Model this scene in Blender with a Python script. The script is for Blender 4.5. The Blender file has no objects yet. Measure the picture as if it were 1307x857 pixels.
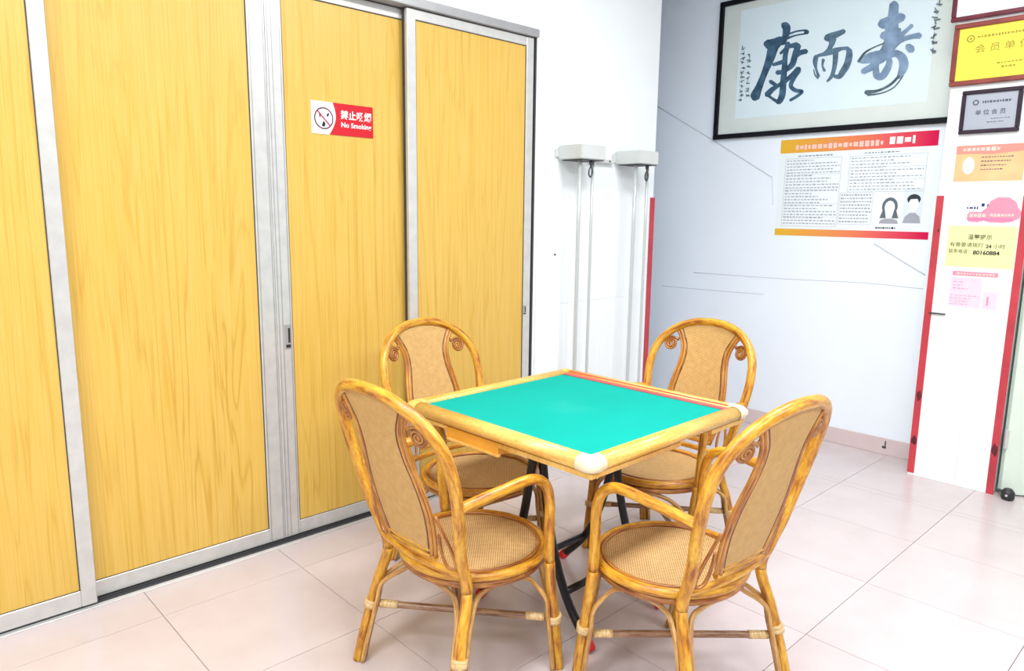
import bpy, bmesh, math, random
from math import sin, cos, pi, sqrt, radians
from mathutils import Vector, Matrix

random.seed(7)
scene = bpy.context.scene
COL = scene.collection

# ------------------------------------------------------------------ camera
CAM = Vector((2.751, 0.0, 1.40))
F_PX, YAW, PITCH, ROLL = 922.55, radians(-46.632), radians(9.60), radians(0.7256)
fwd = Vector((sin(YAW) * cos(PITCH), cos(YAW) * cos(PITCH), -sin(PITCH)))
rt0 = Vector((cos(YAW), -sin(YAW), 0))
up0 = rt0.cross(fwd)
rgt = cos(ROLL) * rt0 + sin(ROLL) * up0
upv = -sin(ROLL) * rt0 + cos(ROLL) * up0
cam_d = bpy.data.cameras.new('camera')
cam_d.sensor_width = 36.0
cam_d.lens = 36.0 * F_PX / 1307.0
cam_d.clip_start = 0.02
cam = bpy.data.objects.new('camera', cam_d)
COL.objects.link(cam)
m = Matrix((rgt, upv, -fwd)).transposed().to_4x4()
m.translation = CAM
cam.matrix_world = m
scene.camera = cam

# ------------------------------------------------------------------ light and exposure
world = bpy.data.worlds.new('world')
scene.world = world
world.use_nodes = True
world.node_tree.nodes['Background'].inputs[0].default_value = (0.86, 0.93, 1.0, 1)
world.node_tree.nodes['Background'].inputs[1].default_value = 1.0
ADDED_LAMP_WATTS = 46.0  # output of each ceiling lamp added to light the room
ADDED_LAMP_COLOR = (0.97, 0.99, 1.0)
ADDED_WINDOW_WATTS = 22.0  # output of the light added at the window behind the camera
vs = scene.view_settings
vs.view_transform = 'Standard'
vs.look = 'None'
vs.gamma = 1.0
vs.use_curve_mapping = False
vs.exposure = 0.16


def pix(x, y, axis, val):
    """the point on the plane axis = val that the photograph shows at pixel (x, y)"""
    d = fwd * F_PX + rgt * (x - 653.5) - upv * (y - 428.5)
    return CAM + d * ((val - CAM[axis]) / d[axis])


# ------------------------------------------------------------------ materials
def mat(name, col, rough=0.5, spec=0.5, metal=0.0):
    mt = bpy.data.materials.new(name)
    mt.use_nodes = True
    b = mt.node_tree.nodes['Principled BSDF']
    b.inputs['Base Color'].default_value = (*col, 1)
    b.inputs['Roughness'].default_value = rough
    b.inputs['Specular IOR Level'].default_value = spec
    b.inputs['Metallic'].default_value = metal
    return mt, mt.node_tree.nodes, mt.node_tree.links, b


def ramp(n, l, fac, stops):
    r = n.new('ShaderNodeValToRGB')
    e = r.color_ramp.elements
    while len(e) < len(stops):
        e.new(0.5)
    for i, (p, c) in enumerate(stops):
        e[i].position = p
        e[i].color = (*c, 1)
    l.new(fac, r.inputs[0])
    return r.outputs[0]


def mapping(n, l, kind, scale, rnd=False):
    tc = n.new('ShaderNodeTexCoord')
    mp = n.new('ShaderNodeMapping')
    mp.inputs['Scale'].default_value = scale
    l.new(tc.outputs[kind], mp.inputs[0])
    if rnd:
        oi = n.new('ShaderNodeObjectInfo')
        mu = n.new('ShaderNodeMath')
        mu.operation = 'MULTIPLY'
        mu.inputs[1].default_value = 37.0
        l.new(oi.outputs['Random'], mu.inputs[0])
        cx = n.new('ShaderNodeCombineXYZ')
        for k in range(3):
            l.new(mu.outputs[0], cx.inputs[k])
        l.new(cx.outputs[0], mp.inputs['Location'])
    return mp.outputs[0]


def noise(n, l, vec, scale, detail=4, rough=0.55, dist=0.0):
    t = n.new('ShaderNodeTexNoise')
    t.inputs['Scale'].default_value = scale
    t.inputs['Detail'].default_value = detail
    t.inputs['Roughness'].default_value = rough
    t.inputs['Distortion'].default_value = dist
    l.new(vec, t.inputs['Vector'])
    return t.outputs['Fac']


def mixc(n, l, fac, a, b, blend='MIX'):
    x = n.new('ShaderNodeMix')
    x.data_type = 'RGBA'
    x.blend_type = blend
    for s, v in ((0, fac), (6, a), (7, b)):
        if isinstance(v, (int, float)):
            x.inputs[s].default_value = v
        elif isinstance(v, tuple):
            x.inputs[s].default_value = (*v, 1)
        else:
            l.new(v, x.inputs[s])
    return x.outputs[2]


def bump(n, l, b, h, strength=0.2, dist=0.002):
    bp = n.new('ShaderNodeBump')
    bp.inputs['Strength'].default_value = strength
    bp.inputs['Distance'].default_value = dist
    l.new(h, bp.inputs['Height'])
    l.new(bp.outputs[0], b.inputs['Normal'])


def simple(name, col, rough=0.5, spec=0.5, metal=0.0, var=0.0, scale=6.0):
    mt, n, l, b = mat(name, col, rough, spec, metal)
    if var:
        f = noise(n, l, mapping(n, l, 'Object', (1, 1, 1)), scale)
        c = ramp(n, l, f, [(0.3, tuple(v * (1 - var) for v in col)), (0.7, tuple(min(1, v * (1 + var)) for v in col))])
        l.new(c, b.inputs['Base Color'])
    return mt


def wood_mat(name, light, mid, dark):
    mt, n, l, b = mat(name, mid, 0.38, 0.45)
    v = mapping(n, l, 'Object', (1.0, 5.5, 0.24), True)
    big = noise(n, l, v, 1.6, 3, 0.5, 0.6)
    w = n.new('ShaderNodeMath')
    w.operation = 'MULTIPLY'
    w.inputs[1].default_value = 62.0
    l.new(big, w.inputs[0])
    s = n.new('ShaderNodeMath')
    s.operation = 'SINE'
    l.new(w.outputs[0], s.inputs[0])
    s2 = n.new('ShaderNodeMath')
    s2.operation = 'MULTIPLY_ADD'
    s2.inputs[1].default_value = 0.5
    s2.inputs[2].default_value = 0.5
    l.new(s.outputs[0], s2.inputs[0])
    rings = ramp(n, l, s2.outputs[0], [(0.0, dark), (0.10, mid), (0.42, light)])
    fine = noise(n, l, mapping(n, l, 'Object', (1.0, 110.0, 1.6), True), 2.0, 4)
    fc = ramp(n, l, fine, [(0.32, mid), (0.66, light)])
    broad = noise(n, l, mapping(n, l, 'Object', (1.0, 2.2, 0.5), True), 1.5, 2)
    bf = ramp(n, l, broad, [(0.35, (0.25,) * 3), (0.7, (0.75,) * 3)])
    c = mixc(n, l, bf, fc, rings)
    c2 = mixc(n, l, 0.50, c, fc)
    l.new(c2, b.inputs['Base Color'])
    return mt


def rattan_mat(name, light, mid, dark, su=3.0, sv=5.0):
    mt, n, l, b = mat(name, mid, 0.34, 0.5)
    b.inputs['Coat Weight'].default_value = 0.25
    b.inputs['Coat Roughness'].default_value = 0.25
    v = mapping(n, l, 'UV', (su, sv, 1.0), True)
    f1 = noise(n, l, v, 2.2, 4, 0.6)
    c1 = ramp(n, l, f1, [(0.34, dark), (0.49, mid), (0.64, light)])
    f2 = noise(n, l, mapping(n, l, 'UV', (9.0, 30.0, 1.0), True), 2.0, 3)
    c2 = ramp(n, l, f2, [(0.3, tuple(v * 0.7 for v in mid)), (0.62, (1, 1, 1))])
    c = mixc(n, l, 0.35, c1, c2, 'MULTIPLY')
    l.new(c, b.inputs['Base Color'])
    bump(n, l, b, f2, 0.15, 0.002)
    return mt


def cane_mat(name, light, dark, pitch=0.0085, rot=0.0):
    mt, n, l, b = mat(name, light, 0.55, 0.3)
    mp = n.new('ShaderNodeMapping')
    tc = n.new('ShaderNodeTexCoord')
    l.new(tc.outputs['UV'], mp.inputs[0])
    mp.inputs['Rotation'].default_value = (0, 0, rot)
    k = 2 * pi / pitch
    mp.inputs['Scale'].default_value = (k, k, 1)
    sx = n.new('ShaderNodeSeparateXYZ')
    l.new(mp.outputs[0], sx.inputs[0])

    def m1(op, a, bb=None):
        x = n.new('ShaderNodeMath')
        x.operation = op
        l.new(a, x.inputs[0])
        if bb is not None:
            if isinstance(bb, float):
                x.inputs[1].default_value = bb
            else:
                l.new(bb, x.inputs[1])
        return x.outputs[0]
    su, sv = m1('SINE', sx.outputs[0]), m1('SINE', sx.outputs[1])
    pr = m1('MULTIPLY', su, sv)
    wv = m1('MULTIPLY', m1('ADD', pr, 1.0), 0.5)
    nz = noise(n, l, mapping(n, l, 'UV', (14, 14, 1)), 3.0, 3)
    base = ramp(n, l, wv, [(0.12, dark), (0.5, light), (1.0, tuple(min(1, v * 1.12) for v in light))])
    tone = ramp(n, l, nz, [(0.3, (0.78, 0.72, 0.62)), (0.7, (1, 1, 1))])
    l.new(mixc(n, l, 0.6, base, tone, 'MULTIPLY'), b.inputs['Base Color'])
    bump(n, l, b, wv, 0.5, 0.003)
    return mt


M = {}
M['white_wall'] = simple('white_wall_paint', (0.86, 0.91, 0.92), 0.6, 0.3, var=0.015)
M['blue_wall'] = simple('pale_blue_wall_paint', (0.83, 0.90, 0.975), 0.6, 0.3, var=0.02, scale=2)
M['white_tile'] = simple('glazed_white_tile', (0.87, 0.91, 0.92), 0.28, 0.5, var=0.01)
M['grout'] = simple('wall_grout', (0.74, 0.77, 0.80), 0.8, 0.2)
M['ceiling'] = simple('ceiling_paint', (0.48, 0.49, 0.51), 0.8, 0.2)  # unseen ceiling, toned down to cut fill light
M['far_wall'] = simple('darkened_unseen_wall', (0.20, 0.215, 0.215), 0.7, 0.3, var=0.03)  # unseen walls, darkened to cut fill light
M['seam'] = simple('grey_seam', (0.60, 0.63, 0.69), 0.8, 0.2)
M['floor_grout'] = simple('floor_grout', (0.46, 0.40, 0.40), 0.8, 0.2)


def floor_tile_mat():
    mt, n, l, b = mat('pink_polished_tile', (0.70, 0.56, 0.53), 0.22, 0.5)
    f = noise(n, l, mapping(n, l, 'Object', (1, 1, 1), True), 5.0, 6, 0.6)
    c = ramp(n, l, f, [(0.3, (0.56, 0.485, 0.49)), (0.7, (0.61, 0.535, 0.54))])
    l.new(c, b.inputs['Base Color'])
    return mt


M['floor'] = floor_tile_mat()
M['skirting'] = simple('pink_skirting_tile', (0.66, 0.55, 0.55), 0.35, 0.4, var=0.05)
M['door_wood'] = wood_mat('yellow_wood_laminate', (0.70, 0.465, 0.115), (0.635, 0.385, 0.055), (0.43, 0.215, 0.018))
M['alu'] = simple('brushed_aluminium', (0.62, 0.62, 0.60), 0.36, 0.5, 0.35, var=0.06, scale=20)
M['alu_dark'] = simple('dull_aluminium', (0.42, 0.42, 0.43), 0.42, 0.5, 0.5, var=0.1, scale=10)
M['gasket'] = simple('dark_gasket', (0.045, 0.045, 0.05), 0.6)
M['black'] = simple('black_plastic', (0.02, 0.02, 0.022), 0.45)
M['frame_black'] = simple('black_frame_lacquer', (0.006, 0.007, 0.010), 0.5, 0.15)
M['steel_black'] = simple('black_painted_steel', (0.012, 0.012, 0.013), 0.35, 0.5, 0.2)
M['red_strip'] = simple('red_corner_tape', (0.50, 0.045, 0.062), 0.5, 0.4, var=0.18, scale=5)
M['scuff'] = simple('dark_scuff', (0.10, 0.012, 0.018), 0.7, var=0.3, scale=40)
M['rattan'] = rattan_mat('honey_rattan', (0.76, 0.435, 0.040), (0.62, 0.285, 0.018), (0.31, 0.088, 0.006))
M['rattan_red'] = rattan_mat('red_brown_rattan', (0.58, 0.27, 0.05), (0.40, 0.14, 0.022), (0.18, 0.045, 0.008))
M['rattan_pale'] = rattan_mat('pale_rattan', (0.70, 0.44, 0.15), (0.52, 0.27, 0.07), (0.34, 0.14, 0.03))
M['binding'] = rattan_mat('cream_rattan_binding', (0.80, 0.62, 0.34), (0.70, 0.49, 0.22), (0.50, 0.30, 0.10), 2.0, 120.0)
M['rattan_amber'] = rattan_mat('amber_rattan', (0.66, 0.33, 0.05), (0.50, 0.20, 0.025), (0.26, 0.075, 0.010))
M['rattan_dark'] = rattan_mat('dark_rattan', (0.22, 0.055, 0.014), (0.13, 0.03, 0.008), (0.06, 0.012, 0.004))
M['stretcher'] = rattan_mat('brown_rattan', (0.42, 0.24, 0.13), (0.30, 0.15, 0.075), (0.16, 0.065, 0.03))
M['cane'] = cane_mat('woven_cane', (0.66, 0.44, 0.20), (0.24, 0.115, 0.035), 0.0095)
M['cane_back'] = cane_mat('woven_cane_back', (0.68, 0.435, 0.17), (0.42, 0.22, 0.06), 0.0065, pi / 4)
M['rim'] = rattan_mat('pale_varnished_rim', (0.84, 0.56, 0.15), (0.78, 0.47, 0.10), (0.70, 0.385, 0.07), 2.0, 1.5)
M['apron'] = rattan_mat('pale_apron_wood', (0.88, 0.62, 0.22), (0.80, 0.50, 0.13), (0.68, 0.37, 0.07), 2.0, 2.0)
M['drawer'] = simple('orange_drawer_wood', (0.74, 0.34, 0.035), 0.4, 0.4, var=0.12, scale=14)
M['cap_white'] = simple('ivory_corner_cap', (0.78, 0.68, 0.46), 0.4, 0.5, var=0.08, scale=30)
M['red_inlay'] = simple('faded_red_inlay', (0.75, 0.10, 0.105), 0.5, var=0.2, scale=12)
M['red_foot'] = simple('red_rubber_foot', (0.70, 0.012, 0.02), 0.45)


def felt_mat():
    mt, n, l, b = mat('teal_felt', (0.0, 0.5, 0.4), 0.85, 0.15)
    v = mapping(n, l, 'Object', (1, 1, 1))
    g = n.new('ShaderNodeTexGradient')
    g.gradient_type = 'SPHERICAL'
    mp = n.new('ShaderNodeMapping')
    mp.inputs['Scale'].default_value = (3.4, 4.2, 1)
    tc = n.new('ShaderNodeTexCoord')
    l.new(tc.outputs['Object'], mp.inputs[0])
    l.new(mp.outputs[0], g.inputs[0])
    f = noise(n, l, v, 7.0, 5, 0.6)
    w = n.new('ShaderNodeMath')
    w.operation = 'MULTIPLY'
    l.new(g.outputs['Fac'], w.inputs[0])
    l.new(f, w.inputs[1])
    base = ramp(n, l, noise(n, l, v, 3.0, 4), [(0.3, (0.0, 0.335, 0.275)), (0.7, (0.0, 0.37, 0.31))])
    pale_mid = ramp(n, l, w.outputs[0], [(0.08, (0, 0, 0)), (0.5, (0.75,) * 3)])  # patchy paler tone towards the middle of the felt
    l.new(mixc(n, l, pale_mid, base, (0.10, 0.53, 0.46)), b.inputs['Base Color'])
    fz = noise(n, l, v, 400.0, 2)
    bump(n, l, b, fz, 0.2, 0.001)
    return mt


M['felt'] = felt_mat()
M['box_grey'] = simple('pale_grey_enamel', (0.60, 0.63, 0.62), 0.4, 0.5, var=0.03)
M['rod'] = simple('satin_grey_rod', (0.58, 0.62, 0.62), 0.3, 0.5, 0.3)
M['hook'] = simple('dark_steel_hook', (0.10, 0.10, 0.11), 0.4, 0.5, 0.7)
M['paper'] = simple('white_paper', (0.80, 0.87, 0.90), 0.7, 0.2)
M['scroll_paper'] = simple('pale_blue_rice_paper', (0.72, 0.85, 0.91), 0.7, 0.2, var=0.025, scale=4)
M['mount'] = simple('greenish_silk_mount', (0.68, 0.75, 0.72), 0.7, 0.2, var=0.03, scale=5)
M['ink'] = simple('blue_black_ink', (0.052, 0.115, 0.19), 0.7, 0.2, var=0.45, scale=22)
M['ink_mid'] = simple('thin_blue_ink', (0.105, 0.175, 0.25), 0.7, 0.2, var=0.4, scale=22)
M['ink_pale'] = simple('washed_blue_ink', (0.21, 0.31, 0.45), 0.7, 0.2, var=0.3, scale=18)
M['ink_edge'] = simple('grey_ink', (0.09, 0.13, 0.16), 0.7, 0.2, var=0.4, scale=30)
M['print_grey'] = simple('grey_print', (0.24, 0.27, 0.32), 0.7, 0.2)
M['print_faint'] = simple('faint_print', (0.36, 0.38, 0.44), 0.7, 0.2)
M['print_black'] = simple('black_print', (0.02, 0.02, 0.03), 0.7, 0.2)
M['print_white'] = simple('white_print', (0.90, 0.88, 0.88), 0.6, 0.2)
M['print_pinkwhite'] = simple('pinkish_print', (0.86, 0.56, 0.50), 0.6, 0.2)
M['sign_red'] = simple('sign_red', (0.56, 0.0015, 0.012), 0.35, 0.5)
M['sign_white'] = simple('sign_white', (0.90, 0.84, 0.86), 0.35, 0.5)
M['sign_ring'] = simple('sign_ring_maroon', (0.10, 0.012, 0.04), 0.4)
M['sign_slash'] = simple('sign_slash_red', (0.42, 0.02, 0.06), 0.4)
M['maroon_frame'] = simple('maroon_wood_frame', (0.12, 0.015, 0.03), 0.3, 0.5, var=0.3, scale=12)
M['brown_frame'] = simple('reddish_brown_frame', (0.22, 0.045, 0.038), 0.3, 0.5, var=0.25, scale=10)
M['plaque_frame'] = simple('dark_plum_frame', (0.03, 0.018, 0.032), 0.35, 0.3, var=0.3, scale=14)
M['gold_paper'] = simple('yellow_certificate', (0.80, 0.72, 0.075), 0.5, 0.3, var=0.03)
M['silver'] = simple('silver_plate', (0.36, 0.395, 0.46), 0.45, 0.4, 0.0)
M['gold_ink'] = simple('olive_ink', (0.33, 0.26, 0.02), 0.6)
M['slate_ink'] = simple('slate_ink', (0.07, 0.085, 0.12), 0.6)
M['brown_ink'] = simple('brown_ink', (0.08, 0.065, 0.03), 0.6)
M['pink'] = simple('pink_print', (0.80, 0.21, 0.36), 0.6, 0.2)
M['pink_soft'] = simple('soft_pink_print', (0.74, 0.27, 0.37), 0.6, 0.2)
M['salmon'] = simple('salmon_print', (0.76, 0.27, 0.22), 0.6, 0.2)
M['navy'] = simple('navy_print', (0.02, 0.04, 0.16), 0.6, 0.2)
M['lime_paper'] = simple('pale_lime_paper', (0.73, 0.76, 0.38), 0.65, 0.2, var=0.03)
M['lilac'] = simple('pale_lilac_print', (0.68, 0.60, 0.72), 0.65, 0.2, var=0.06, scale=30)
M['green_door'] = simple('pale_green_door_paint', (0.66, 0.76, 0.66), 0.5, 0.4, var=0.03)
M['added_lamp_body'] = simple('added_lamp_white', (0.85, 0.85, 0.85), 0.5)


def grad_mat(name, stops, x0, x1):
    """printed colour that runs from one hue to another along the sheet (object x, metres)"""
    mt, n, l, b = mat(name, stops[0][1], 0.6, 0.2)
    tc = n.new('ShaderNodeTexCoord')
    sx = n.new('ShaderNodeSeparateXYZ')
    l.new(tc.outputs['Object'], sx.inputs[0])
    mr = n.new('ShaderNodeMapRange')
    mr.inputs['From Min'].default_value = x0
    mr.inputs['From Max'].default_value = x1
    l.new(sx.outputs[0], mr.inputs['Value'])
    l.new(ramp(n, l, mr.outputs[0], stops), b.inputs['Base Color'])
    return mt


M['poster_band'] = grad_mat('yellow_to_crimson_print', [(0.02, (0.78, 0.45, 0.03)), (0.45, (0.78, 0.25, 0.09)), (0.75, (0.74, 0.085, 0.11)), (0.97, (0.62, 0.004, 0.07))], 0.0, 0.91)
M['peach'] = simple('peach_print', (0.82, 0.47, 0.24), 0.6, 0.2, var=0.1, scale=9)
mt_, n_, l_, b_ = mat('added_lamp_glow', (1, 1, 1), 0.5)  # glowing face of the added ceiling lamps
b_.inputs['Emission Color'].default_value = (1, 0.99, 0.97, 1)
b_.inputs['Emission Strength'].default_value = 4.0
M['added_lamp_diffuser'] = mt_


# ------------------------------------------------------------------ mesh helpers
def link(name, me, material=None, parent=None):
    o = bpy.data.objects.new(name, me)
    COL.objects.link(o)
    if material is not None and me is not None and not me.materials:
        me.materials.append(M[material] if isinstance(material, str) else material)
    if parent is not None:
        o.parent = parent
    return o


def tag(o, label=None, cat=None, group=None, kind=None):
    if label:
        o['label'] = label
    if cat:
        o['category'] = cat
    if group:
        o['group'] = group
    if kind:
        o['kind'] = kind
    return o


def empty(name, loc=(0, 0, 0), rz=0.0):
    o = bpy.data.objects.new(name, None)
    COL.objects.link(o)
    o.location = loc
    o.rotation_euler = (0, 0, rz)
    o.empty_display_size = 0.1
    return o


def mesh(name, verts, faces, smooth=False):
    me = bpy.data.meshes.new(name)
    me.from_pydata([tuple(v) for v in verts], [], faces)
    me.update()
    if smooth:
        me.polygons.foreach_set('use_smooth', [True] * len(me.polygons))
    return me


def boxes(name, lst, bevel=0.0, seg=1):
    """one mesh made of axis-aligned boxes (x0,x1,y0,y1,z0,z1)"""
    bm = bmesh.new()
    for (x0, x1, y0, y1, z0, z1) in lst:
        r = bmesh.ops.create_cube(bm, size=1.0)
        for v in r['verts']:
            v.co = Vector(((x0 + x1) / 2 + v.co.x * (x1 - x0), (y0 + y1) / 2 + v.co.y * (y1 - y0), (z0 + z1) / 2 + v.co.z * (z1 - z0)))
    if bevel:
        bmesh.ops.bevel(bm, geom=bm.edges[:], offset=bevel, segments=seg, affect='EDGES')
    # box-projected uv in metres, v along the longest side
    uvl = bm.loops.layers.uv.new('UVMap')
    dx = max(a[1] - a[0] for a in lst)
    dy = max(a[3] - a[2] for a in lst)
    for f in bm.faces:
        for lp in f.loops:
            c = lp.vert.co
            lp[uvl].uv = (c.y + c.z, c.x) if dx >= dy else (c.x + c.z, c.y)
    me = bpy.data.meshes.new(name)
    bm.to_mesh(me)
    bm.free()
    return me


def crom(pts, n=8, closed=False):
    """Catmull-Rom through pts; pts are (x,y,z[,r])"""
    P = [tuple(p) for p in pts]
    out = []
    k = len(P)
    rng = range(k) if closed else range(k - 1)
    for i in rng:
        p0 = P[(i - 1) % k] if (closed or i > 0) else P[0]
        p1, p2 = P[i], P[(i + 1) % k]
        p3 = P[(i + 2) % k] if (closed or i + 2 < k) else P[-1]
        for j in range(n):
            t = j / n
            out.append(tuple(0.5 * (2 * b + (c - a) * t + (2 * a - 5 * b + 4 * c - d) * t * t + (3 * b - a - 3 * c + d) * t ** 3)
                             for a, b, c, d in zip(p0, p1, p2, p3)))
    if not closed:
        out.append(P[-1])
    return out


def tube_data(path, r, sides=10, closed=False, flat=None):
    """verts, faces, uvs of a round (or flattened) rod swept along path"""
    pts = [Vector(p[:3]) for p in path]
    k = len(pts)
    T = []
    for i in range(k):
        a = pts[(i - 1) % k] if (closed or i > 0) else pts[0]
        b = pts[(i + 1) % k] if (closed or i < k - 1) else pts[-1]
        T.append((b - a).normalized())
    ref = Vector((0, 0, 1)) if abs(T[0].z) < 0.9 else Vector((0, 1, 0))
    N = (ref - T[0] * ref.dot(T[0])).normalized()
    frames = []
    for i in range(k):
        N = (N - T[i] * N.dot(T[i]))
        N = N.normalized() if N.length > 1e-6 else T[i].orthogonal().normalized()
        frames.append((N.copy(), T[i].cross(N)))
    V, Fc, UV = [], [], []
    s = 0.0
    lens = []
    for i in range(k):
        if i:
            s += (pts[i] - pts[i - 1]).length
        lens.append(s)
    for i in range(k):
        rr = path[i][3] if len(path[i]) > 3 else r
        n_, b_ = frames[i]
        for j in range(sides):
            a = 2 * pi * j / sides
            ca, sa = cos(a), sin(a)
            if flat:
                ca, sa = ca * flat[0], sa * flat[1]
            V.append(pts[i] + rr * (n_ * ca + b_ * sa))
    rows = k if closed else k - 1
    for i in range(rows):
        i2 = (i + 1) % k
        for j in range(sides):
            j2 = (j + 1) % sides
            Fc.append((i * sides + j, i * sides + j2, i2 * sides + j2, i2 * sides + j))
            v0, v1 = lens[i], lens[i] + (pts[i2] - pts[i]).length
            u0, u1 = j / sides, (j + 1) / sides
            UV.append([(u0, v0), (u1, v0), (u1, v1), (u0, v1)])
    if not closed:
        Fc.append(tuple(range(sides - 1, -1, -1)))
        UV.append([(0.5, 0.0)] * sides)
        Fc.append(tuple((k - 1) * sides + j for j in range(sides)))
        UV.append([(0.5, s)] * sides)
    return V, Fc, UV


def build(name, parts):
    """join (verts, faces, uvs) groups into one smooth mesh with uvs"""
    V, Fc, UV = [], [], []
    for v, f, u in parts:
        o = len(V)
        V += v
        Fc += [tuple(i + o for i in q) for q in f]
        UV += u
    me = mesh(name, V, Fc)
    me.polygons.foreach_set('use_smooth', [len(q) < 5 for q in Fc])
    uvl = me.uv_layers.new(name='UVMap')
    li = 0
    for q in UV:
        for c in q:
            uvl.data[li].uv = c
            li += 1
    return me


def rod(name, pts, r, n=8, sides=10, closed=False, flat=None, raw=False):
    path = pts if raw else crom(pts, n, closed)
    return build(name, [tube_data(path, r, sides, closed, flat)])


def prism(name, poly, depth, plane):
    """extrude a 2-D polygon; plane(u, v, w) -> 3-D point, w = 0..depth towards the viewer"""
    k = len(poly)
    V = [plane(u, v, 0) for u, v in poly] + [plane(u, v, depth) for u, v in poly]
    Fc = [tuple(range(k - 1, -1, -1)), tuple(range(k, 2 * k))] + [(i, (i + 1) % k, k + (i + 1) % k, k + i) for i in range(k)]
    return mesh(name, V, Fc)


def text_mesh(body, x0, x1, y0, y1, bold=0.0, fit_width=True):
    """lettering as a flat mesh that fills the box in local x (right) / z (up), facing -y"""
    cu = bpy.data.curves.new('lettering', 'FONT')
    cu.body = body
    cu.resolution_u = 3
    cu.offset = bold
    cu.extrude = 0.0
    ob = bpy.data.objects.new('lettering', cu)
    COL.objects.link(ob)
    dg = bpy.context.evaluated_depsgraph_get()
    me = bpy.data.meshes.new_from_object(ob.evaluated_get(dg))
    bpy.data.objects.remove(ob)
    xs = [v.co.x for v in me.vertices]
    ys = [v.co.y for v in me.vertices]
    a, b, c, d = min(xs), max(xs), min(ys), max(ys)
    for v in me.vertices:
        v.co = Vector((x0 + (v.co.x - a) / (b - a) * (x1 - x0), 0, y0 + (v.co.y - c) / (d - c) * (y1 - y0)))
    me.materials.clear()
    return me


def rects(name, lst, w=0.0):
    """flat print: rectangles (x0,x1,z0,z1) in the sheet's own x/z, facing -y"""
    V, Fc = [], []
    for x0, x1, z0, z1 in lst:
        o = len(V)
        V += [(x0, w, z0), (x1, w, z0), (x1, w, z1), (x0, w, z1)]
        Fc.append((o, o + 1, o + 2, o + 3))
    return mesh(name, V, Fc)


def polys(name, lst):
    V, Fc = [], []
    for p in lst:
        o = len(V)
        V += [(x, 0, z) for x, z in p]
        Fc.append(tuple(range(o, o + len(p))))
    return mesh(name, V, Fc)


def put(name, me, material, parent, y):
    o = link(name, me, material, parent)
    o.location = (0, y, 0)
    if name in ('text_lines', 'heading', 'emblem', 'cigarette'):
        o['kind'] = 'stuff'
    return o


def text_rows(x0, x1, z0, z1, rows, fill=0.5, char=0.012, ragged=0.25, seed=1):
    """rows of small print too fine to read: short dashes"""
    rnd = random.Random(seed)
    out = []
    hgt = (z1 - z0) / rows
    for i in range(rows):
        zc = z1 - (i + 0.5) * hgt
        xe = x1 - (rnd.random() * ragged * (x1 - x0) if rnd.random() < 0.5 else 0)
        x = x0
        while x < xe:
            w = char * (0.6 + 0.7 * rnd.random())
            hh = hgt * fill * (0.6 + 0.5 * rnd.random())
            out.append((x, min(x + w, xe), zc - hh / 2, zc + hh / 2))
            x += w + char * 0.35
    return out


# ------------------------------------------------------------------ the room
YB, YP, XR, YF, ZC = 4.494, 4.242, 5.70, -2.6, 3.25     # back wall, pillar face, right wall, front wall, ceiling
PX0, PX1 = 1.475, 1.885                                  # pillar
WL_END = 3.800                                           # end of the left wall

floor = link('floor', boxes('floor', [(-1.3, XR, YF, 6.0, -0.12, -0.008)]), 'floor_grout')
tag(floor, 'pale pink polished tile floor', None, kind='structure')
TS, GAP = 0.522, 0.0012
tile_cache = {}


def tile_mesh(w, d):
    key = (round(w, 3), round(d, 3))
    if key not in tile_cache:
        b = 0.0007
        V = [(0, 0, -0.008), (w, 0, -0.008), (w, d, -0.008), (0, d, -0.008), (b, b, 0), (w - b, b, 0), (w - b, d - b, 0), (b, d - b, 0)]
        tile_cache[key] = mesh('tile', V, [(4, 5, 6, 7), (0, 1, 5, 4), (1, 2, 6, 5), (2, 3, 7, 6), (3, 0, 4, 7)])
    return tile_cache[key]


gx = [0.24 + TS * i for i in range(-3, 12)]
gy = [0.718 + TS * i for i in range(-7, 12)]


def tile_area(xa, xb, ya, yb):
    for i in range(len(gx) - 1):
        for j in range(len(gy) - 1):
            x0, x1 = max(gx[i], xa), min(gx[i + 1], xb)
            y0, y1 = max(gy[j], ya), min(gy[j + 1], yb)
            if x1 - x0 > 0.03 and y1 - y0 > 0.03:
                t = link('tile', tile_mesh(x1 - x0 - GAP, y1 - y0 - GAP), 'floor', floor)
                t.location = (x0 + GAP / 2, y0 + GAP / 2, 0)


tile_area(0.0, XR, YF, WL_END)
tile_area(-1.2, XR, WL_END, YB)
tile_area(1.885, 2.95, YB, 5.9)

tag(link('ceiling', boxes('ceiling', [(-1.3, XR, YF, 6.0, ZC, ZC + 0.12)]), 'ceiling'), 'unseen ceiling, greyed to cut fill light', kind='structure')

DY0, DY1, DZ = -0.28, 2.735, 2.300                       # opening that holds the sliding doors
WT = 0.16
wall_left = link('wall_left', boxes('wall_left', [
    (-WT, 0, DY1, WL_END, 0, ZC), (-WT, 0, DY0, DY1, DZ, ZC), (-WT, 0, YF, DY0, 0, ZC), (-WT, -0.12, DY0, DY1, 0, DZ)]), 'white_wall')
tag(wall_left, 'bright white wall holding the sliding wooden doors', kind='structure')
# tiled dado between the doors and the red strip
ty = [DY1 + 0.03, 3.02, 3.32, 3.62, WL_END]
tz = [0.0, 0.30, 0.905, 1.508]
for a, b in zip(ty[:-1], ty[1:]):
    for c, d in zip(tz[:-1], tz[1:]):
        link('tile', boxes('tile', [(0.0, 0.007, a + 0.0003, b - 0.0003, c + 0.0003, d - 0.0003)], 0.0005), 'white_tile', wall_left)

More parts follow.
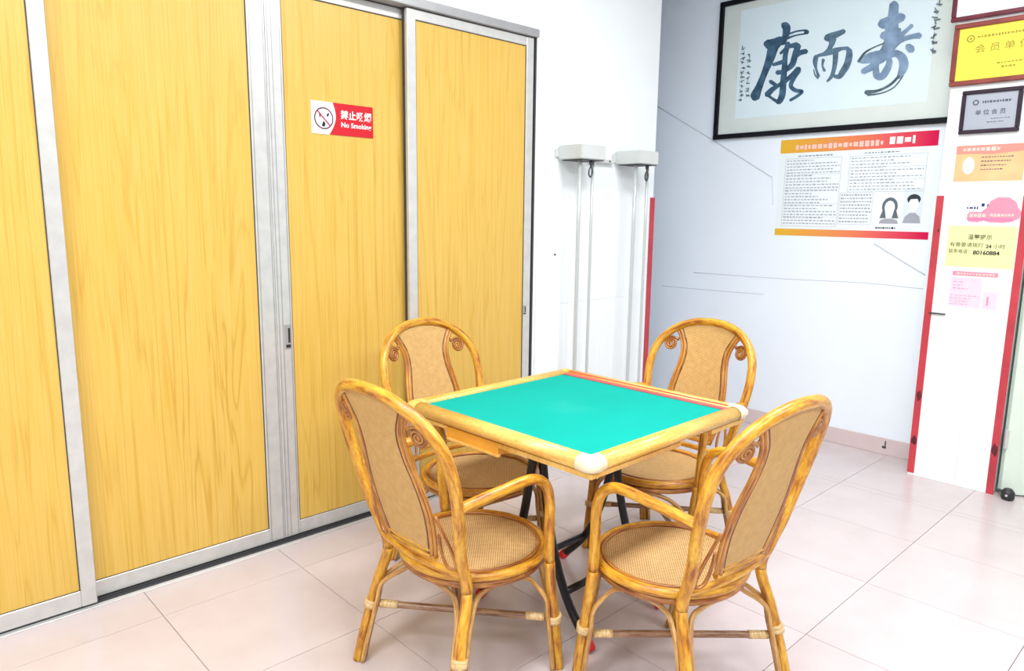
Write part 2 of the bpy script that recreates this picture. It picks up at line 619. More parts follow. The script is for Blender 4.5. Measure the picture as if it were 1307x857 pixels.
wall_back = link('wall_back', boxes('wall_back', [
    (-1.3, 1.90, YB, YB + 0.14, 0, ZC), (1.90, 2.78, YB, YB + 0.14, 2.12, ZC), (2.78, XR, YB, YB + 0.14, 0, ZC)]), 'blue_wall')
tag(wall_back, 'pale bluish back wall with a slanting seam behind the poster', kind='structure')


def seam(pts, r=0.0032):
    P = [pix(x, y, 1, YB) for x, y in pts]
    link('seam', rod('seam', [(p.x, YB - 0.0005, p.z) for p in P], r, 4, 6), 'seam', wall_back)


seam([(838, 135), (915, 182), (986, 226.5)], 0.0036)
seam([(986, 226.5), (986.2, 245), (986.6, 262)], 0.002)
seam([(1116, 311), (1148, 331), (1181, 351)], 0.0036)
seam([(845, 365), (900, 370), (975, 376)], 0.0022)
seam([(885, 348), (1000, 356), (1100, 361), (1178, 369)], 0.0022)

wall_pillar = link('wall_pillar', boxes('wall_pillar', [(PX0 + 0.006, PX1 - 0.006, YP + 0.007, YB, 0, ZC)]), 'white_wall')
tag(wall_pillar, 'white pillar covered with notices and framed certificates', kind='structure')
for a, b in ((PX0, 1.705), (1.705, PX1)):
    for c, d in ((0.0, 0.285), (0.285, 0.905), (0.905, 1.515)):
        link('tile', boxes('tile', [(a + 0.0003, b - 0.0006, YP, YP + 0.0075, c + 0.0003, d - 0.0003)], 0.0005), 'white_tile', wall_pillar)

tag(link('wall_right', boxes('wall_right', [(XR, XR + 0.12, YF, 6.0, 0, ZC)]), 'far_wall'), 'unseen right wall, darkened to cut fill light', kind='structure')
tag(link('wall_recess', boxes('wall_recess', [(-1.3, -1.18, WL_END - 0.1, YB, 0, ZC), (-1.3, -WT, WL_END - 0.16, WL_END - 0.04, 0, ZC)]), 'blue_wall'), 'wall of the recess around the corner', kind='structure')
tag(link('wall_corridor', boxes('wall_corridor', [(1.2, 3.6, 5.9, 6.0, 0, ZC), (1.2, 1.3, YB + 0.14, 5.9, 0, ZC), (3.5, 3.6, YB + 0.14, 5.9, 0, ZC)]), 'white_wall'), 'wall of the corridor beyond the green door', kind='structure')
# front wall behind the photographer with a wide window added for soft front light
WX0, WX1, WZ0, WZ1 = 1.4, 4.8, 0.9, 2.7
tag(link('wall_front', boxes('wall_front', [(-0.16, WX0, YF - 0.14, YF, 0, ZC), (WX1, XR, YF - 0.14, YF, 0, ZC), (WX0, WX1, YF - 0.14, YF, 0, WZ0), (WX0, WX1, YF - 0.14, YF, WZ1, ZC)]), 'far_wall'), 'unseen front wall, darkened to cut fill light, with the added window', kind='structure')
win = empty('added_window_1', (0, 0, 0))
tag(win, 'wide unseen window added in the front wall for soft light', kind='structure')
link('added_window_frame', boxes('added_window_frame', [(WX0, WX1, YF - 0.09, YF - 0.03, WZ0, WZ0 + 0.05), (WX0, WX1, YF - 0.09, YF - 0.03, WZ1 - 0.05, WZ1)] +
     [(x - 0.025, x + 0.025, YF - 0.09, YF - 0.03, WZ0, WZ1) for x in (WX0 + 0.025, 2.53, 3.67, WX1 - 0.025)]), 'alu', win)
wl = bpy.data.lights.new('added_window_light', 'AREA')  # soft front light added at the unseen window
wl.shape = 'RECTANGLE'
wl.size, wl.size_y = WX1 - WX0 - 0.1, WZ1 - WZ0 - 0.1
wl.energy = ADDED_WINDOW_WATTS
wl.color = (0.90, 0.95, 1.0)
wlo = bpy.data.objects.new('added_window_light', wl)
COL.objects.link(wlo)
wlo.location = ((WX0 + WX1) / 2, YF - 0.02, (WZ0 + WZ1) / 2)
wlo.rotation_euler = (radians(90), 0, 0)

tag(link('baseboard_back', boxes('baseboard_back', [(-1.18, PX0 + 0.006, YB - 0.008, YB, 0, 0.10)], 0.002), 'skirting'), 'pinkish tile skirting along the bluish wall', kind='structure')
tag(link('baseboard_recess', boxes('baseboard_recess', [(2.80, XR, YB - 0.008, YB, 0, 0.10)], 0.002), 'skirting'), 'pinkish tile skirting right of the green door', kind='structure')


# red corner strips
def strip(n, bx, label, scuffs):
    o = link('trim_%d' % n, boxes('trim_%d' % n, [bx], 0.001), 'red_strip')
    tag(o, label, kind='structure')
    rnd = random.Random(n)
    for x0, x1, z0, z1 in scuffs:
        cx_, cz_ = (x0 + x1) / 2, (z0 + z1) / 2
        out_ = [(cx_ + (x1 - x0) / 2 * cos(q * pi / 5) * rnd.uniform(0.8, 1.0), cz_ + (z1 - z0) / 2 * sin(q * pi / 5) * rnd.uniform(0.6, 1.15)) for q in range(10)]
        link('scuff', prism('scuff', out_, 0.0007, lambda u, v, w: (u, YP - e - w, v)), 'scuff', o)


e = 0.0035
strip(1, (0.007, 0.007 + e, 3.758, 3.806, 0.0, 1.508), 'faded red corner strip beside the grey pulley boxes', [])
strip(2, (PX0 - 0.002, PX0 + 0.033, YP - e, YP, 0.012, 1.518), 'red corner strip on the left edge of the notice pillar',
      [(PX0 + 0.004, PX0 + 0.032, 0.42, 0.48), (PX0, PX0 + 0.032, 0.17, 0.225), (PX0 + 0.018, PX0 + 0.027, 1.33, 1.35)])
strip(3, (PX1 - 0.033, PX1 + 0.002, YP - e, YP, 0.0, 1.518), 'red corner strip on the right edge of the notice pillar',
      [(PX1 - 0.032, PX1 - 0.001, 0.200, 0.275)])

# ------------------------------------------------------------------ sliding doors
XFRT, XREAR = 0.012, -0.028


def sliding_door(n, y0, y1, xf, label, sw=0.05, lw=None, z0=0.012, z1=2.275, rail=0.060):
    d = empty('door_%d' % n, (xf, (y0 + y1) / 2, 0))
    tag(d, label, kind='structure', group='sliding wooden doors')
    h = (y1 - y0) / 2
    lw = lw or sw
    t = 0.028
    link('stile', boxes('stile', [(-t, 0, -h, -h + lw, z0, z1)], 0.002), 'alu', d)
    link('stile', boxes('stile', [(-t, 0, h - sw, h, z0, z1)], 0.002), 'alu', d)
    link('rail', boxes('rail', [(-t + 0.002, -0.001, -h + lw, h - sw, z0, z0 + rail)], 0.002), 'alu', d)
    link('rail', boxes('rail', [(-t + 0.002, -0.001, -h + lw, h - sw, z1 - 0.042, z1)], 0.002), 'alu', d)
    link('board', boxes('board', [(-0.018, -0.007, -h + lw + 0.0005, h - sw - 0.0005, z0 + rail, z1 - 0.042)]), 'door_wood', d)
    g = 0.003
    link('gap_shade_seal', boxes('gap_shade_seal', [(-t + 0.004, -0.006, -h, h, 0.0025, z0)]), 'gasket', d)
    link('gasket', boxes('gasket', [(-0.0069, -0.004, -h + lw, -h + lw + g, z0 + rail, z1 - 0.042), (-0.0069, -0.004, h - sw - g, h - sw, z0 + rail, z1 - 0.042),
                                    (-0.0069, -0.004, -h + lw, h - sw, z1 - 0.042 - g, z1 - 0.042), (-0.0069, -0.004, -h + lw, h - sw, z0 + rail, z0 + rail + g * 0.6)]), 'gasket', d)
    return d


k = 1.0
d0 = sliding_door(1, -0.215, 0.570, XFRT, 'leftmost yellow wood sliding door in an aluminium frame', sw=0.049)
d1 = sliding_door(2, 0.506, 1.304, XREAR, 'sliding wood door just left of the lock, second from left', sw=0.070)
d2 = sliding_door(3, 1.3055, 2.06, XREAR, 'sliding wood door bearing the red no smoking sign', lw=0.067)
d3 = sliding_door(4, 1.936, 2.716, XFRT, 'rightmost sliding wood door beside the bright white wall', sw=0.050, lw=0.047)


def lock(d, yw, zc, hgt, w):
    y = yw - d.location.y
    h_ = link('handle', boxes('handle', [(0.0, 0.0035, y - w, y + w, zc - hgt / 2, zc + hgt / 2)], 0.001), 'alu_dark', d)
    link('keyhole', boxes('keyhole', [(0.0035, 0.0045, y + w * 0.1, y + w * 0.75, zc - hgt * 0.25, zc + hgt * 0.36), (0.0035, 0.0048, y - w * 0.7, y + w * 0.8, zc - hgt * 0.45, zc - hgt * 0.33)]), 'black', h_)


link('gap_shade_seal', boxes('gap_shade_seal', [(-0.034, -0.020, -0.393, -0.390, 0.012, 2.275)]), 'gasket', d3)  # dark strip standing in for the shaded gap beside this door
lock(d2, 1.348, 0.885, 0.10, 0.013)
lock(d3, 2.675, 0.892, 0.048, 0.010)
# fluting of the two meeting stiles
for d, ys in ((d1, (1.242, 1.296)), (d2, (1.314, 1.330, 1.364))):
    for y in ys:
        yy = y - d.location.y
        link('groove', boxes('groove', [(0.0, 0.0012, yy - 0.0018, yy + 0.0018, 0.014, 2.27)]), 'alu_dark', d)

hd = link('trim_4', boxes('trim_4', [(-0.10, 0.030, DY0 - 0.01, DY1 + 0.004, 2.279, 2.318)], 0.003), 'alu_dark')
tag(hd, 'dull aluminium head track above the sliding doors', kind='structure')
jb = link('trim_5', boxes('trim_5', [(-0.10, 0.014, 2.7255, DY1 + 0.001, 0.0, 2.279)], 0.0015), 'gasket')
tag(jb, 'dark edge jamb between the sliding doors and the white wall', kind='structure')
jb = link('trim_6', boxes('trim_6', [(-0.10, 0.014, DY0 - 0.001, DY0 + 0.03, 0.0, 2.279)], 0.0015), 'alu')
tag(jb, 'aluminium jamb at the left end of the sliding doors', kind='structure')
tr = link('trim_7', boxes('trim_7', [(-0.10, -0.062, DY0, DY1, 0, 0.010), (-0.024, -0.020, DY0, DY1, 0, 0.010), (-0.10, 0.004, DY0, DY1, 0, 0.002)]), 'gasket')
link('track_lip', boxes('track_lip', [(0.004, 0.026, DY0, DY1, 0, 0.004)], 0.001), 'alu', tr)
tag(tr, 'dark floor track under the sliding doors', kind='structure')

# pale green door, ajar, right of the pillar
gd = empty('door_5', (1.912, 4.262, 0), radians(34))
tag(gd, 'pale green door standing ajar right of the notice pillar', kind='structure')
link('door_leaf', boxes('door_leaf', [(0.0, 0.80, 0.0, 0.04, 0.008, 2.08)], 0.002), 'green_door', gd)
hnd = link('handle', rod('handle', [(0.73, 0.0, 1.0), (0.73, -0.045, 1.0), (0.66, -0.05, 1.0), (0.61, -0.05, 1.0)], 0.009), 'alu_dark', gd)
for zh_ in (0.25, 1.7):
    link('hinge', boxes('hinge', [(-0.012, 0.004, -0.006, 0.012, zh_, zh_ + 0.1)], 0.001), 'alu', gd)

# ------------------------------------------------------------------ no smoking sign (on the third door)
sg = empty('no_smoking_sign', (XREAR - 0.0065, 1.4905, 1.714), radians(90))
tag(sg, 'red and white no smoking sign stuck on the wooden door', 'sign')
SW, SH = 0.292, 0.130
# local frame: x along the door (+y world), -y faces the room
link('panel', boxes('panel', [(0, SW, -0.002, 0, 0, SH)]), 'sign_white', sg)
arc = [(SW, 0), (SW, SH)] + [(0.098 + 0.022 * sin(pi * t / 12) - 0.018 * (t / 12), SH * (1 - t / 12)) for t in range(13)]
put('red_field', polys('red_field', [arc[::-1][:-2] + [(SW, SH), (SW, 0)]] if False else [[(SW, 0), (SW, SH)] + [(p[0], p[1]) for p in arc[2:]]]), 'sign_red', sg, -0.0026)
cx, cz, R = 0.056, 0.063, 0.044
ring = []
for t in range(36):
    a0, a1 = 2 * pi * t / 36, 2 * pi * (t + 1) / 36
    ring.append([(cx + R * cos(a0), cz + R * sin(a0)), (cx + R * cos(a1), cz + R * sin(a1)), (cx + (R - .0055) * cos(a1), cz + (R - .0055) * sin(a1)), (cx + (R - .0055) * cos(a0), cz + (R - .0055) * sin(a0))])
put('ring', polys('ring', ring), 'sign_ring', sg, -0.0027)
a = radians(135)
dx, dz = cos(a) * (R - .003), sin(a) * (R - .003)
nx, nz = sin(a) * .003, -cos(a) * .003
put('slash', polys('slash', [[(cx + dx + nx, cz + dz + nz), (cx - dx + nx, cz - dz + nz), (cx - dx - nx, cz - dz - nz), (cx + dx - nx, cz + dz - nz)]]), 'sign_slash', sg, -0.0029)
put('cigarette', polys('cigarette', [[(cx - .010, cz - .032), (cx + .002, cz - .034), (cx + .007, cz - .022), (cx + .001, cz - .010), (cx - .006, cz - .016)],
                                      [(cx - .02, cz + .002), (cx - .014, cz + .004), (cx - .018, cz + .022), (cx - .022, cz + .02)],
                                      [(cx + .012, cz + .012), (cx + .018, cz + .006), (cx + .026, cz + .02), (cx + .02, cz + .024)]]), 'print_black', sg, -0.0028)
put('lettering', text_mesh('禁止吸烟', 0.134, 0.283, 0.066, 0.104, 0.022), 'print_white', sg, -0.0029)
put('lettering', text_mesh('No Smoking', 0.136, 0.283, 0.028, 0.055, 0.02), 'print_white', sg, -0.0029)

# ------------------------------------------------------------------ two grey wall units with rods
def rod_unit(y0, dep, wid, label, rods_y, hook_y):
    u = empty('wall_pulley_unit', (0.007, y0, 0))
    tag(u, label, 'wall unit', 'grey wall units with vertical rods')
    me = boxes('housing', [(0.0, dep, 0.0, wid, 1.688, 1.763)], 0.004, 2)
    link('housing', me, 'box_grey', u)
    link('mounting_plate', boxes('mounting_plate', [(-0.006, 0.004, -0.022, wid + 0.022, 1.700, 1.745)], 0.002), 'box_grey', u)
    link('base_plate', boxes('base_plate', [(0.02, dep - 0.005, 0.01, wid - 0.01, 1.683, 1.688)]), 'gasket', u)
    for yy, r in zip(rods_y, (0.0105, 0.0085)):
        link('rod', rod('rod', [(dep * 0.72, yy - y0, 0.02), (dep * 0.72, yy - y0, 0.9), (dep * 0.72, yy - y0, 1.684)], r, 2, 12), 'rod', u)
    link('foot_plate', boxes('foot_plate', [(0.0, dep, 0.0, wid, 0.0, 0.02)], 0.003), 'box_grey', u)
    hy = hook_y - y0
    hx = dep * 0.72 + 0.014
    link('hook', build('hook', [tube_data(crom([(hx, hy, 1.686), (hx, hy, 1.655), (hx, hy + 0.012, 1.64), (hx, hy + 0.014, 1.615), (hx, hy, 1.598), (hx, hy - 0.013, 1.61), (hx, hy - 0.012, 1.635), (hx, hy, 1.652)], 5), 0.0042, 8),
                                tube_data([(hx, hy, 1.686), (hx, hy, 1.662)], 0.009, 10)]), 'hook', u)
    return u


rod_unit(2.918, 0.168, 0.198, 'grey wall box with two long rods nearer the sliding doors', (2.958, 3.062), 3.030)
rod_unit(3.402, 0.178, 0.180, 'grey wall box with two long rods beside the red corner strip', (3.432, 3.545), 3.520)
br = empty('connecting_bar', (0, 0, 0))
tag(br, 'short pale bar on the wall between the two grey boxes', 'bar')
link('bar', boxes('bar', [(0.007, 0.030, 3.150, 3.372, 1.690, 1.712)], 0.003), 'box_grey', br)
for yb in (3.19, 3.32):
    link('bolt', boxes('bolt', [(0.030, 0.034, yb, yb + 0.01, 1.696, 1.706)], 0.001), 'hook', br)

# ------------------------------------------------------------------ calligraphy in its black frame
FX0, FX1, FZ0, FZ1 = -0.014, 1.470, 1.912, 2.790
fc = empty('framed_calligraphy', (0, YB, 0))
tag(fc, 'large black framed ink calligraphy of three characters on the bluish wall', 'picture')
fb = 0.030
link('frame_bar', boxes('frame_bar', [(FX0, FX1, -0.030, -0.002, FZ0, FZ0 + fb)], 0.003), 'frame_black', fc)
link('frame_bar', boxes('frame_bar', [(FX0, FX1, -0.030, -0.002, FZ1 - fb, FZ1)], 0.003), 'frame_black', fc)
link('frame_bar', boxes('frame_bar', [(FX0, FX0 + fb, -0.029, -0.002, FZ0 + fb, FZ1 - fb)], 0.003), 'frame_black', fc)
link('frame_bar', boxes('frame_bar', [(FX1 - fb, FX1, -0.029, -0.002, FZ0 + fb, FZ1 - fb)], 0.003), 'frame_black', fc)
link('mount', boxes('mount', [(FX0 + fb, FX1 - fb, -0.012, -0.003, FZ0 + fb, FZ1 - fb)]), 'mount', fc)
link('paper', boxes('paper', [(0.135, 1.30, -0.0128, -0.0121, 2.035, FZ1 - 0.075)]), 'scroll_paper', fc)
YI = YB - 0.0130
ink_level = [0]


def strokes(name, material, origin, scale, lst):
    V, Fc = [], []
    for st in lst:
        ink_level[0] += 1
        yy = YI - 0.00006 * ink_level[0]
        path = crom([(x, y, 0, w) for x, y, w in st], 7)
        L, Rr = [], []
        kk = len(path)
        for i, p in enumerate(path):
            a_, b_ = path[max(0, i - 1)], path[min(kk - 1, i + 1)]
            t = Vector((b_[0] - a_[0], b_[1] - a_[1]))
            t = t.normalized() if t.length else Vector((1, 0))
            nn = Vector((-t.y, t.x))
            w = p[3] / 2
            L.append((p[0] + nn.x * w, p[1] + nn.y * w))
            Rr.append((p[0] - nn.x * w, p[1] - nn.y * w))

        def cap(p, q, sgn):
            t = Vector((p[0] - q[0], p[1] - q[1]))
            t = t.normalized() if t.length else Vector((1, 0))
            a0 = math.atan2(t.y, t.x)
            w = p[3] / 2
            return [(p[0] + 0.75 * w * cos(a0 + g), p[1] + 0.75 * w * sin(a0 + g)) for g in (-1.0, -0.5, 0, 0.5, 1.0)]
        for i in range(kk - 1):
            q = [L[i], L[i + 1], Rr[i + 1], Rr[i]]
            o = len(V)
            V += q
            Fc.append((o, o + 1, o + 2, o + 3))
        for p, q, la, ra in ((path[0], path[1], Rr[0], L[0]), (path[-1], path[-2], L[-1], Rr[-1])):
            c = cap(p, q, 1)
            o = len(V)
            V += [ra] + c + [la] if False else [la] + c[::-1] + [ra] if False else [la, ra] + c
            # order the fan by angle so the outline stays simple
            pts_ = V[o:]
            mx, my = sum(v[0] for v in pts_) / len(pts_), sum(v[1] for v in pts_) / len(pts_)
            order = sorted(range(len(pts_)), key=lambda i: math.atan2(pts_[i][1] - my, pts_[i][0] - mx))
            Fc.append(tuple(o + i for i in order))
        n0 = len(V)
        for i in range(n0):
            if len(V[i]) == 2:
                P = pix(origin[0] + V[i][0] / scale, origin[1] + V[i][1] / scale, 1, YI)
                V[i] = (P.x, yy - YB, P.z)
    o_ = link(name, mesh(name, V, Fc), material, fc)
    if name == 'small_inscription':
        o_['kind'] = 'stuff'


strokes('ink_character', 'ink', (950, 20), 7.144, [
    [(360, 85, 66), (385, 110, 74), (375, 190, 60), (345, 250, 55)],
    [(405, 168, 18), (480, 142, 16), (560, 132, 16)], [(395, 205, 26), (470, 180, 14), (560, 164, 14)], [(560, 150, 44), (575, 148, 44)],
    [(205, 258, 80), (270, 262, 110), (335, 212, 60)],
    [(262, 290, 100), (232, 400, 78), (182, 530, 58), (135, 650, 66), (105, 720, 86), (96, 745, 88)],
    [(400, 255, 50), (376, 350, 46), (366, 480, 52), (356, 600, 58), (346, 720, 60), (318, 782, 52), (285, 775, 30), (225, 735, 24)],
    [(330, 345, 24), (400, 285, 34), (480, 268, 56)],
    [(492, 272, 56), (466, 350, 56), (440, 440, 56), (400, 480, 46)],
    [(265, 448, 30), (340, 425, 38), (365, 415, 30)], [(440, 395, 34), (505, 342, 46), (565, 325, 46)],
    [(300, 520, 44), (360, 508, 38), (430, 462, 44)],
    [(238, 600, 36), (285, 632, 34)], [(208, 722, 56), (258, 672, 46), (320, 630, 34), (372, 590, 30)],
    [(372, 600, 38), (440, 540, 44), (496, 488, 58)],
    [(490, 500, 58), (450, 570, 44), (425, 640, 40), (468, 682, 38), (528, 692, 30), (482, 735, 28), (420, 772, 26)],
])
strokes('ink_character', 'ink_mid', (1030, 25), 9.524, [
    [(240, 228, 88), (300, 205, 92), (380, 172, 72), (450, 142, 58)],
    [(305, 240, 110), (300, 300, 68), (258, 372, 48), (190, 428, 38)],
    [(112, 450, 58), (100, 520, 58), (112, 600, 30), (142, 690, 38)], [(135, 715, 24), (100, 675, 18), (82, 610, 14)],
    [(130, 440, 36), (230, 415, 54), (330, 382, 70), (430, 352, 42), (500, 352, 50)],
    [(350, 390, 70), (345, 500, 62), (330, 600, 54), (300, 690, 44), (248, 752, 26)],
    [(515, 372, 72), (512, 460, 84), (482, 560, 84), (432, 640, 78), (390, 694, 60), (315, 682, 34)],
    [(200, 490, 42), (190, 560, 24), (214, 622, 38)],
])
strokes('ink_character', 'ink_pale', (1085, 0), 6.59, [
    [(372, 36, 78), (362, 150, 92), (350, 250, 112), (330, 350, 92), (285, 430, 62)],
    [(265, 205, 82), (340, 180, 92), (440, 142, 72)],
    [(275, 305, 64), (350, 282, 84), (415, 252, 46)],
    [(400, 322, 60), (470, 262, 34), (520, 215, 34)],
    [(250, 442, 32), (330, 400, 84), (420, 342, 46), (520, 308, 42), (585, 300, 54)],
    [(92, 512, 50), (170, 490, 90), (250, 480, 112), (325, 448, 60)],
    [(110, 603, 48), (170, 572, 58), (225, 540, 62)],
    [(218, 560, 48), (225, 632, 62), (270, 642, 60), (312, 582, 60), (332, 522, 52), (320, 480, 50)],
    [(330, 462, 62), (390, 450, 60), (440, 490, 78), (452, 560, 78), (412, 650, 40)],
    [(488, 392, 60), (518, 418, 68)],
])
for st_ in ([(290, 362, 11), (200, 400, 11), (125, 445, 18), (72, 518, 24)],
            [(412, 640, 22), (340, 712, 22), (240, 762, 22), (135, 778, 38)],
            [(446, 640, 10), (370, 735, 10), (262, 785, 10), (150, 800, 16)]):
    strokes('ink_wash_edge', 'ink_edge', (1085, 0), 6.59, [st_])


def brush_column(x0, y0, x1, y1, n, size, seed, material):
    rnd = random.Random(seed)
    lst = []
    for i in range(n):
        t = i / max(1, n - 1)
        cx_, cy_ = x0 + (x1 - x0) * t, y0 + (y1 - y0) * t
        for q in range(3):
            a_ = rnd.uniform(-0.5, 0.5) + (pi / 2 if q == 1 else 0)
            ox, oy = rnd.uniform(-.3, .3) * size, rnd.uniform(-.35, .35) * size
            L_ = size * rnd.uniform(0.25, 0.5)
            lst.append([((cx_ + ox - L_ * cos(a_)), (cy_ + oy - L_ * sin(a_)), size * .16), ((cx_ + ox + L_ * cos(a_)), (cy_ + oy + L_ * sin(a_)), size * .2)])
    strokes('small_inscription', material, (0, 0), 1.0, lst)


brush_column(949, 62, 946, 128, 12, 4.6, 3, 'ink_edge')
brush_column(957, 70, 954, 122, 8, 4.6, 4, 'ink_edge')
brush_column(1198, 4, 1190, 67, 7, 7.5, 5, 'ink_edge')
M['seal'] = simple('faint_red_seal', (0.70, 0.55, 0.58), 0.7)

# ------------------------------------------------------------------ sheets and frames on the walls
def sheet(name, x0, x1, z0, z1, yface, material, label, cat, t=0.0012, group=None):
    o = empty(name, (x0, yface, z0))
    tag(o, label, cat, group)
    link('sheet', boxes('sheet', [(0, x1 - x0, -t, 0, 0, z1 - z0)]), material, o)
    return o


ps = sheet('information_poster', 0.468, 1.376, 1.281, 1.880, YB - 0.0006, 'paper', 'white information poster with orange to red bands under the calligraphy', 'poster')
put('colour_band', rects('colour_band', [(0, 0.908, 0.515, 0.598)]), 'poster_band', ps, -0.0016)
put('colour_band', rects('colour_band', [(0, 0.908, 0.002, 0.044)]), 'poster_band', ps, -0.0016)
put('heading', rects('heading', text_rows(0.10, 0.62, 0.530, 0.565, 1, 0.9, 0.022, 0, 3)), 'print_pinkwhite', ps, -0.0020)
put('heading', rects('heading', text_rows(0.655, 0.79, 0.535, 0.578, 1, 0.95, 0.026, 0, 5)), 'print_white', ps, -0.0020)
put('text_lines', rects('text_lines', text_rows(0.12, 0.34, 0.482, 0.505, 1, 0.35, 0.016, 0, 6) + text_rows(0.52, 0.72, 0.482, 0.505, 1, 0.35, 0.016, 0, 7)), 'print_grey', ps, -0.0018)
put('text_lines', rects('text_lines', text_rows(0.05, 0.385, 0.07, 0.475, 22, 0.38, 0.018, 0.5, 8)), 'print_faint', ps, -0.0018)
put('text_lines', rects('text_lines', text_rows(0.45, 0.85, 0.275, 0.475, 11, 0.36, 0.018, 0.5, 9)), 'print_faint', ps, -0.0018)
put('text_lines', rects('text_lines', text_rows(0.405, 0.585, 0.085, 0.262, 9, 0.45, 0.013, 0.1, 10)), 'print_faint', ps, -0.0018)
put('text_lines', rects('text_lines', text_rows(0.62, 0.73, 0.052, 0.072, 1, 0.5, 0.010, 0, 11)), 'print_black', ps, -0.0018)


def ell(cx, cz, a, b, n=20, t0=0.0, t1=2 * pi):
    return [(cx + a * cos(t0 + (t1 - t0) * i / n), cz + b * sin(t0 + (t1 - t0) * i / n)) for i in range(n if t1 - t0 > 6.2 else n + 1)]


M['photo_bg'] = simple('pale_photo_ground', (0.70, 0.78, 0.84), 0.6)
M['photo_face'] = simple('pale_photo_tone', (0.80, 0.85, 0.88), 0.6)
M['hair_print'] = simple('dark_hair_print', (0.10, 0.13, 0.16), 0.6)
M['hair_black'] = simple('black_hair_print', (0.02, 0.025, 0.04), 0.6)
def outline(x0, x1, z0, z1, w=0.0016):
    return [(x0, x1, z0, z0 + w), (x0, x1, z1 - w, z1), (x0, x0 + w, z0, z1), (x1 - w, x1, z0, z1)]


put('text_lines', rects('text_lines', outline(0.04, 0.392, 0.062, 0.480) + outline(0.44, 0.862, 0.270, 0.480) + outline(0.398, 0.592, 0.078, 0.266) +
                        [(0.04, 0.392, z, z + 0.0014) for z in (0.12, 0.20, 0.29, 0.38)] + [(0.44, 0.862, z, z + 0.0014) for z in (0.34, 0.41)]), 'print_faint', ps, -0.0019)
p1 = put('portrait', rects('portrait', [(0.635, 0.745, 0.085, 0.262)]), 'photo_face', ps, -0.0017)
cxp = 0.690
out = ell(cxp, 0.185, 0.043, 0.052, 14, -0.5, pi + 0.5)
inn = ell(cxp, 0.180, 0.028, 0.038, 14, -0.5, pi + 0.5)
hair = []
for i in range(14):
    hair.append([out[i], out[i + 1], inn[i + 1], inn[i]])
hair += [[inn[0], out[0], (cxp + 0.052, 0.118), (cxp + 0.016, 0.118)], [out[-1], inn[-1], (cxp - 0.016, 0.118), (cxp - 0.052, 0.118)]]
put('hair', polys('hair', hair), 'hair_print', p1, -0.0006)
put('shoulders', polys('shoulders', [[(0.637, 0.087), (0.743, 0.087), (0.735, 0.108), (0.705, 0.116), (0.675, 0.116), (0.645, 0.108)]]), 'print_faint', p1, -0.0005)
p2 = put('portrait', rects('portrait', [(0.762, 0.862, 0.090, 0.285)]), 'photo_bg', ps, -0.0017)
cxp = 0.815
put('face', polys('face', [ell(cxp, 0.195, 0.026, 0.040)]), 'photo_face', p2, -0.0005)
put('hair', polys('hair', [ell(cxp, 0.222, 0.036, 0.032, 14, 0.1, pi - 0.1) + [(cxp - 0.028, 0.205), (cxp - 0.016, 0.226), (cxp + 0.018, 0.228), (cxp + 0.029, 0.205)]]), 'hair_black', p2, -0.0008)
put('shoulders', polys('shoulders', [[(0.765, 0.092), (0.860, 0.092), (0.852, 0.130), (0.828, 0.150), (0.802, 0.150), (0.776, 0.130)]]), 'print_faint', p2, -0.0005)

YW = YP + 0.007                 # pillar face above the tiles


def framed(name, x0, x1, z0, z1, b, fm, pm, label, cat):
    o = empty(name, (x0, YW, z0))
    tag(o, label, cat, 'framed awards on the pillar')
    w, h = x1 - x0, z1 - z0
    for bx in ((0, w, 0, b), (0, w, h - b, h), (0, b, b, h - b), (w - b, w, b, h - b)):
        link('frame_bar', boxes('frame_bar', [(bx[0], bx[1], -0.020, 0.0, bx[2], bx[3])], 0.004), fm, o)
    link('sheet', boxes('sheet', [(b * .8, w - b * .8, -0.010, -0.001, b * .8, h - b * .8)]), pm, o)
    return o, w, h


o, w, h = framed('framed_certificate', 1.452, 1.905, 2.372, 2.68, 0.022, 'maroon_frame', 'paper', 'white sheet in a maroon frame at the top of the pillar', 'certificate')
o, w, h = framed('framed_certificate', 1.474, 1.892, 2.060, 2.358, 0.024, 'brown_frame', 'gold_paper', 'bright yellow certificate in a reddish brown frame on the pillar', 'certificate')
put('lettering', text_mesh('会 员 单 位', 0.100, 0.330, 0.150, 0.190, 0.008), 'gold_ink', o, -0.0106)
put('text_lines', rects('text_lines', text_rows(0.105, 0.36, 0.216, 0.236, 1, 0.6, 0.012, 0, 12) + text_rows(0.20, 0.34, 0.082, 0.102, 1, 0.4, 0.012, 0, 13) + text_rows(0.22, 0.28, 0.064, 0.080, 1, 0.6, 0.012, 0, 14)), 'gold_ink', o, -0.0106)
em = [[(0.076 + r0 * cos(t), 0.222 + r0 * sin(t)) for r0, t in ((.018, 2 * pi * i / 16), (.018, 2 * pi * (i + 1) / 16), (.012, 2 * pi * (i + 1) / 16), (.012, 2 * pi * i / 16))] for i in range(16)]
put('emblem', polys('emblem', em + [ell(0.076, 0.222, 0.006, 0.006, 8)]), 'gold_ink', o, -0.0106)
o, w, h = framed('award_plaque', 1.541, 1.800, 1.822, 2.032, 0.019, 'plaque_frame', 'silver', 'small silver plaque in a dark plum frame on the pillar', 'plaque')
put('lettering', text_mesh('单 位 会 员', 0.065, 0.195, 0.088, 0.114, 0.01), 'slate_ink', o, -0.0106)
put('text_lines', rects('text_lines', text_rows(0.092, 0.215, 0.140, 0.160, 1, 0.55, 0.010, 0, 15) + text_rows(0.135, 0.215, 0.062, 0.074, 1, 0.3, 0.010, 0, 16) + text_rows(0.12, 0.19, 0.046, 0.058, 1, 0.3, 0.010, 0, 17)), 'slate_ink', o, -0.0106)
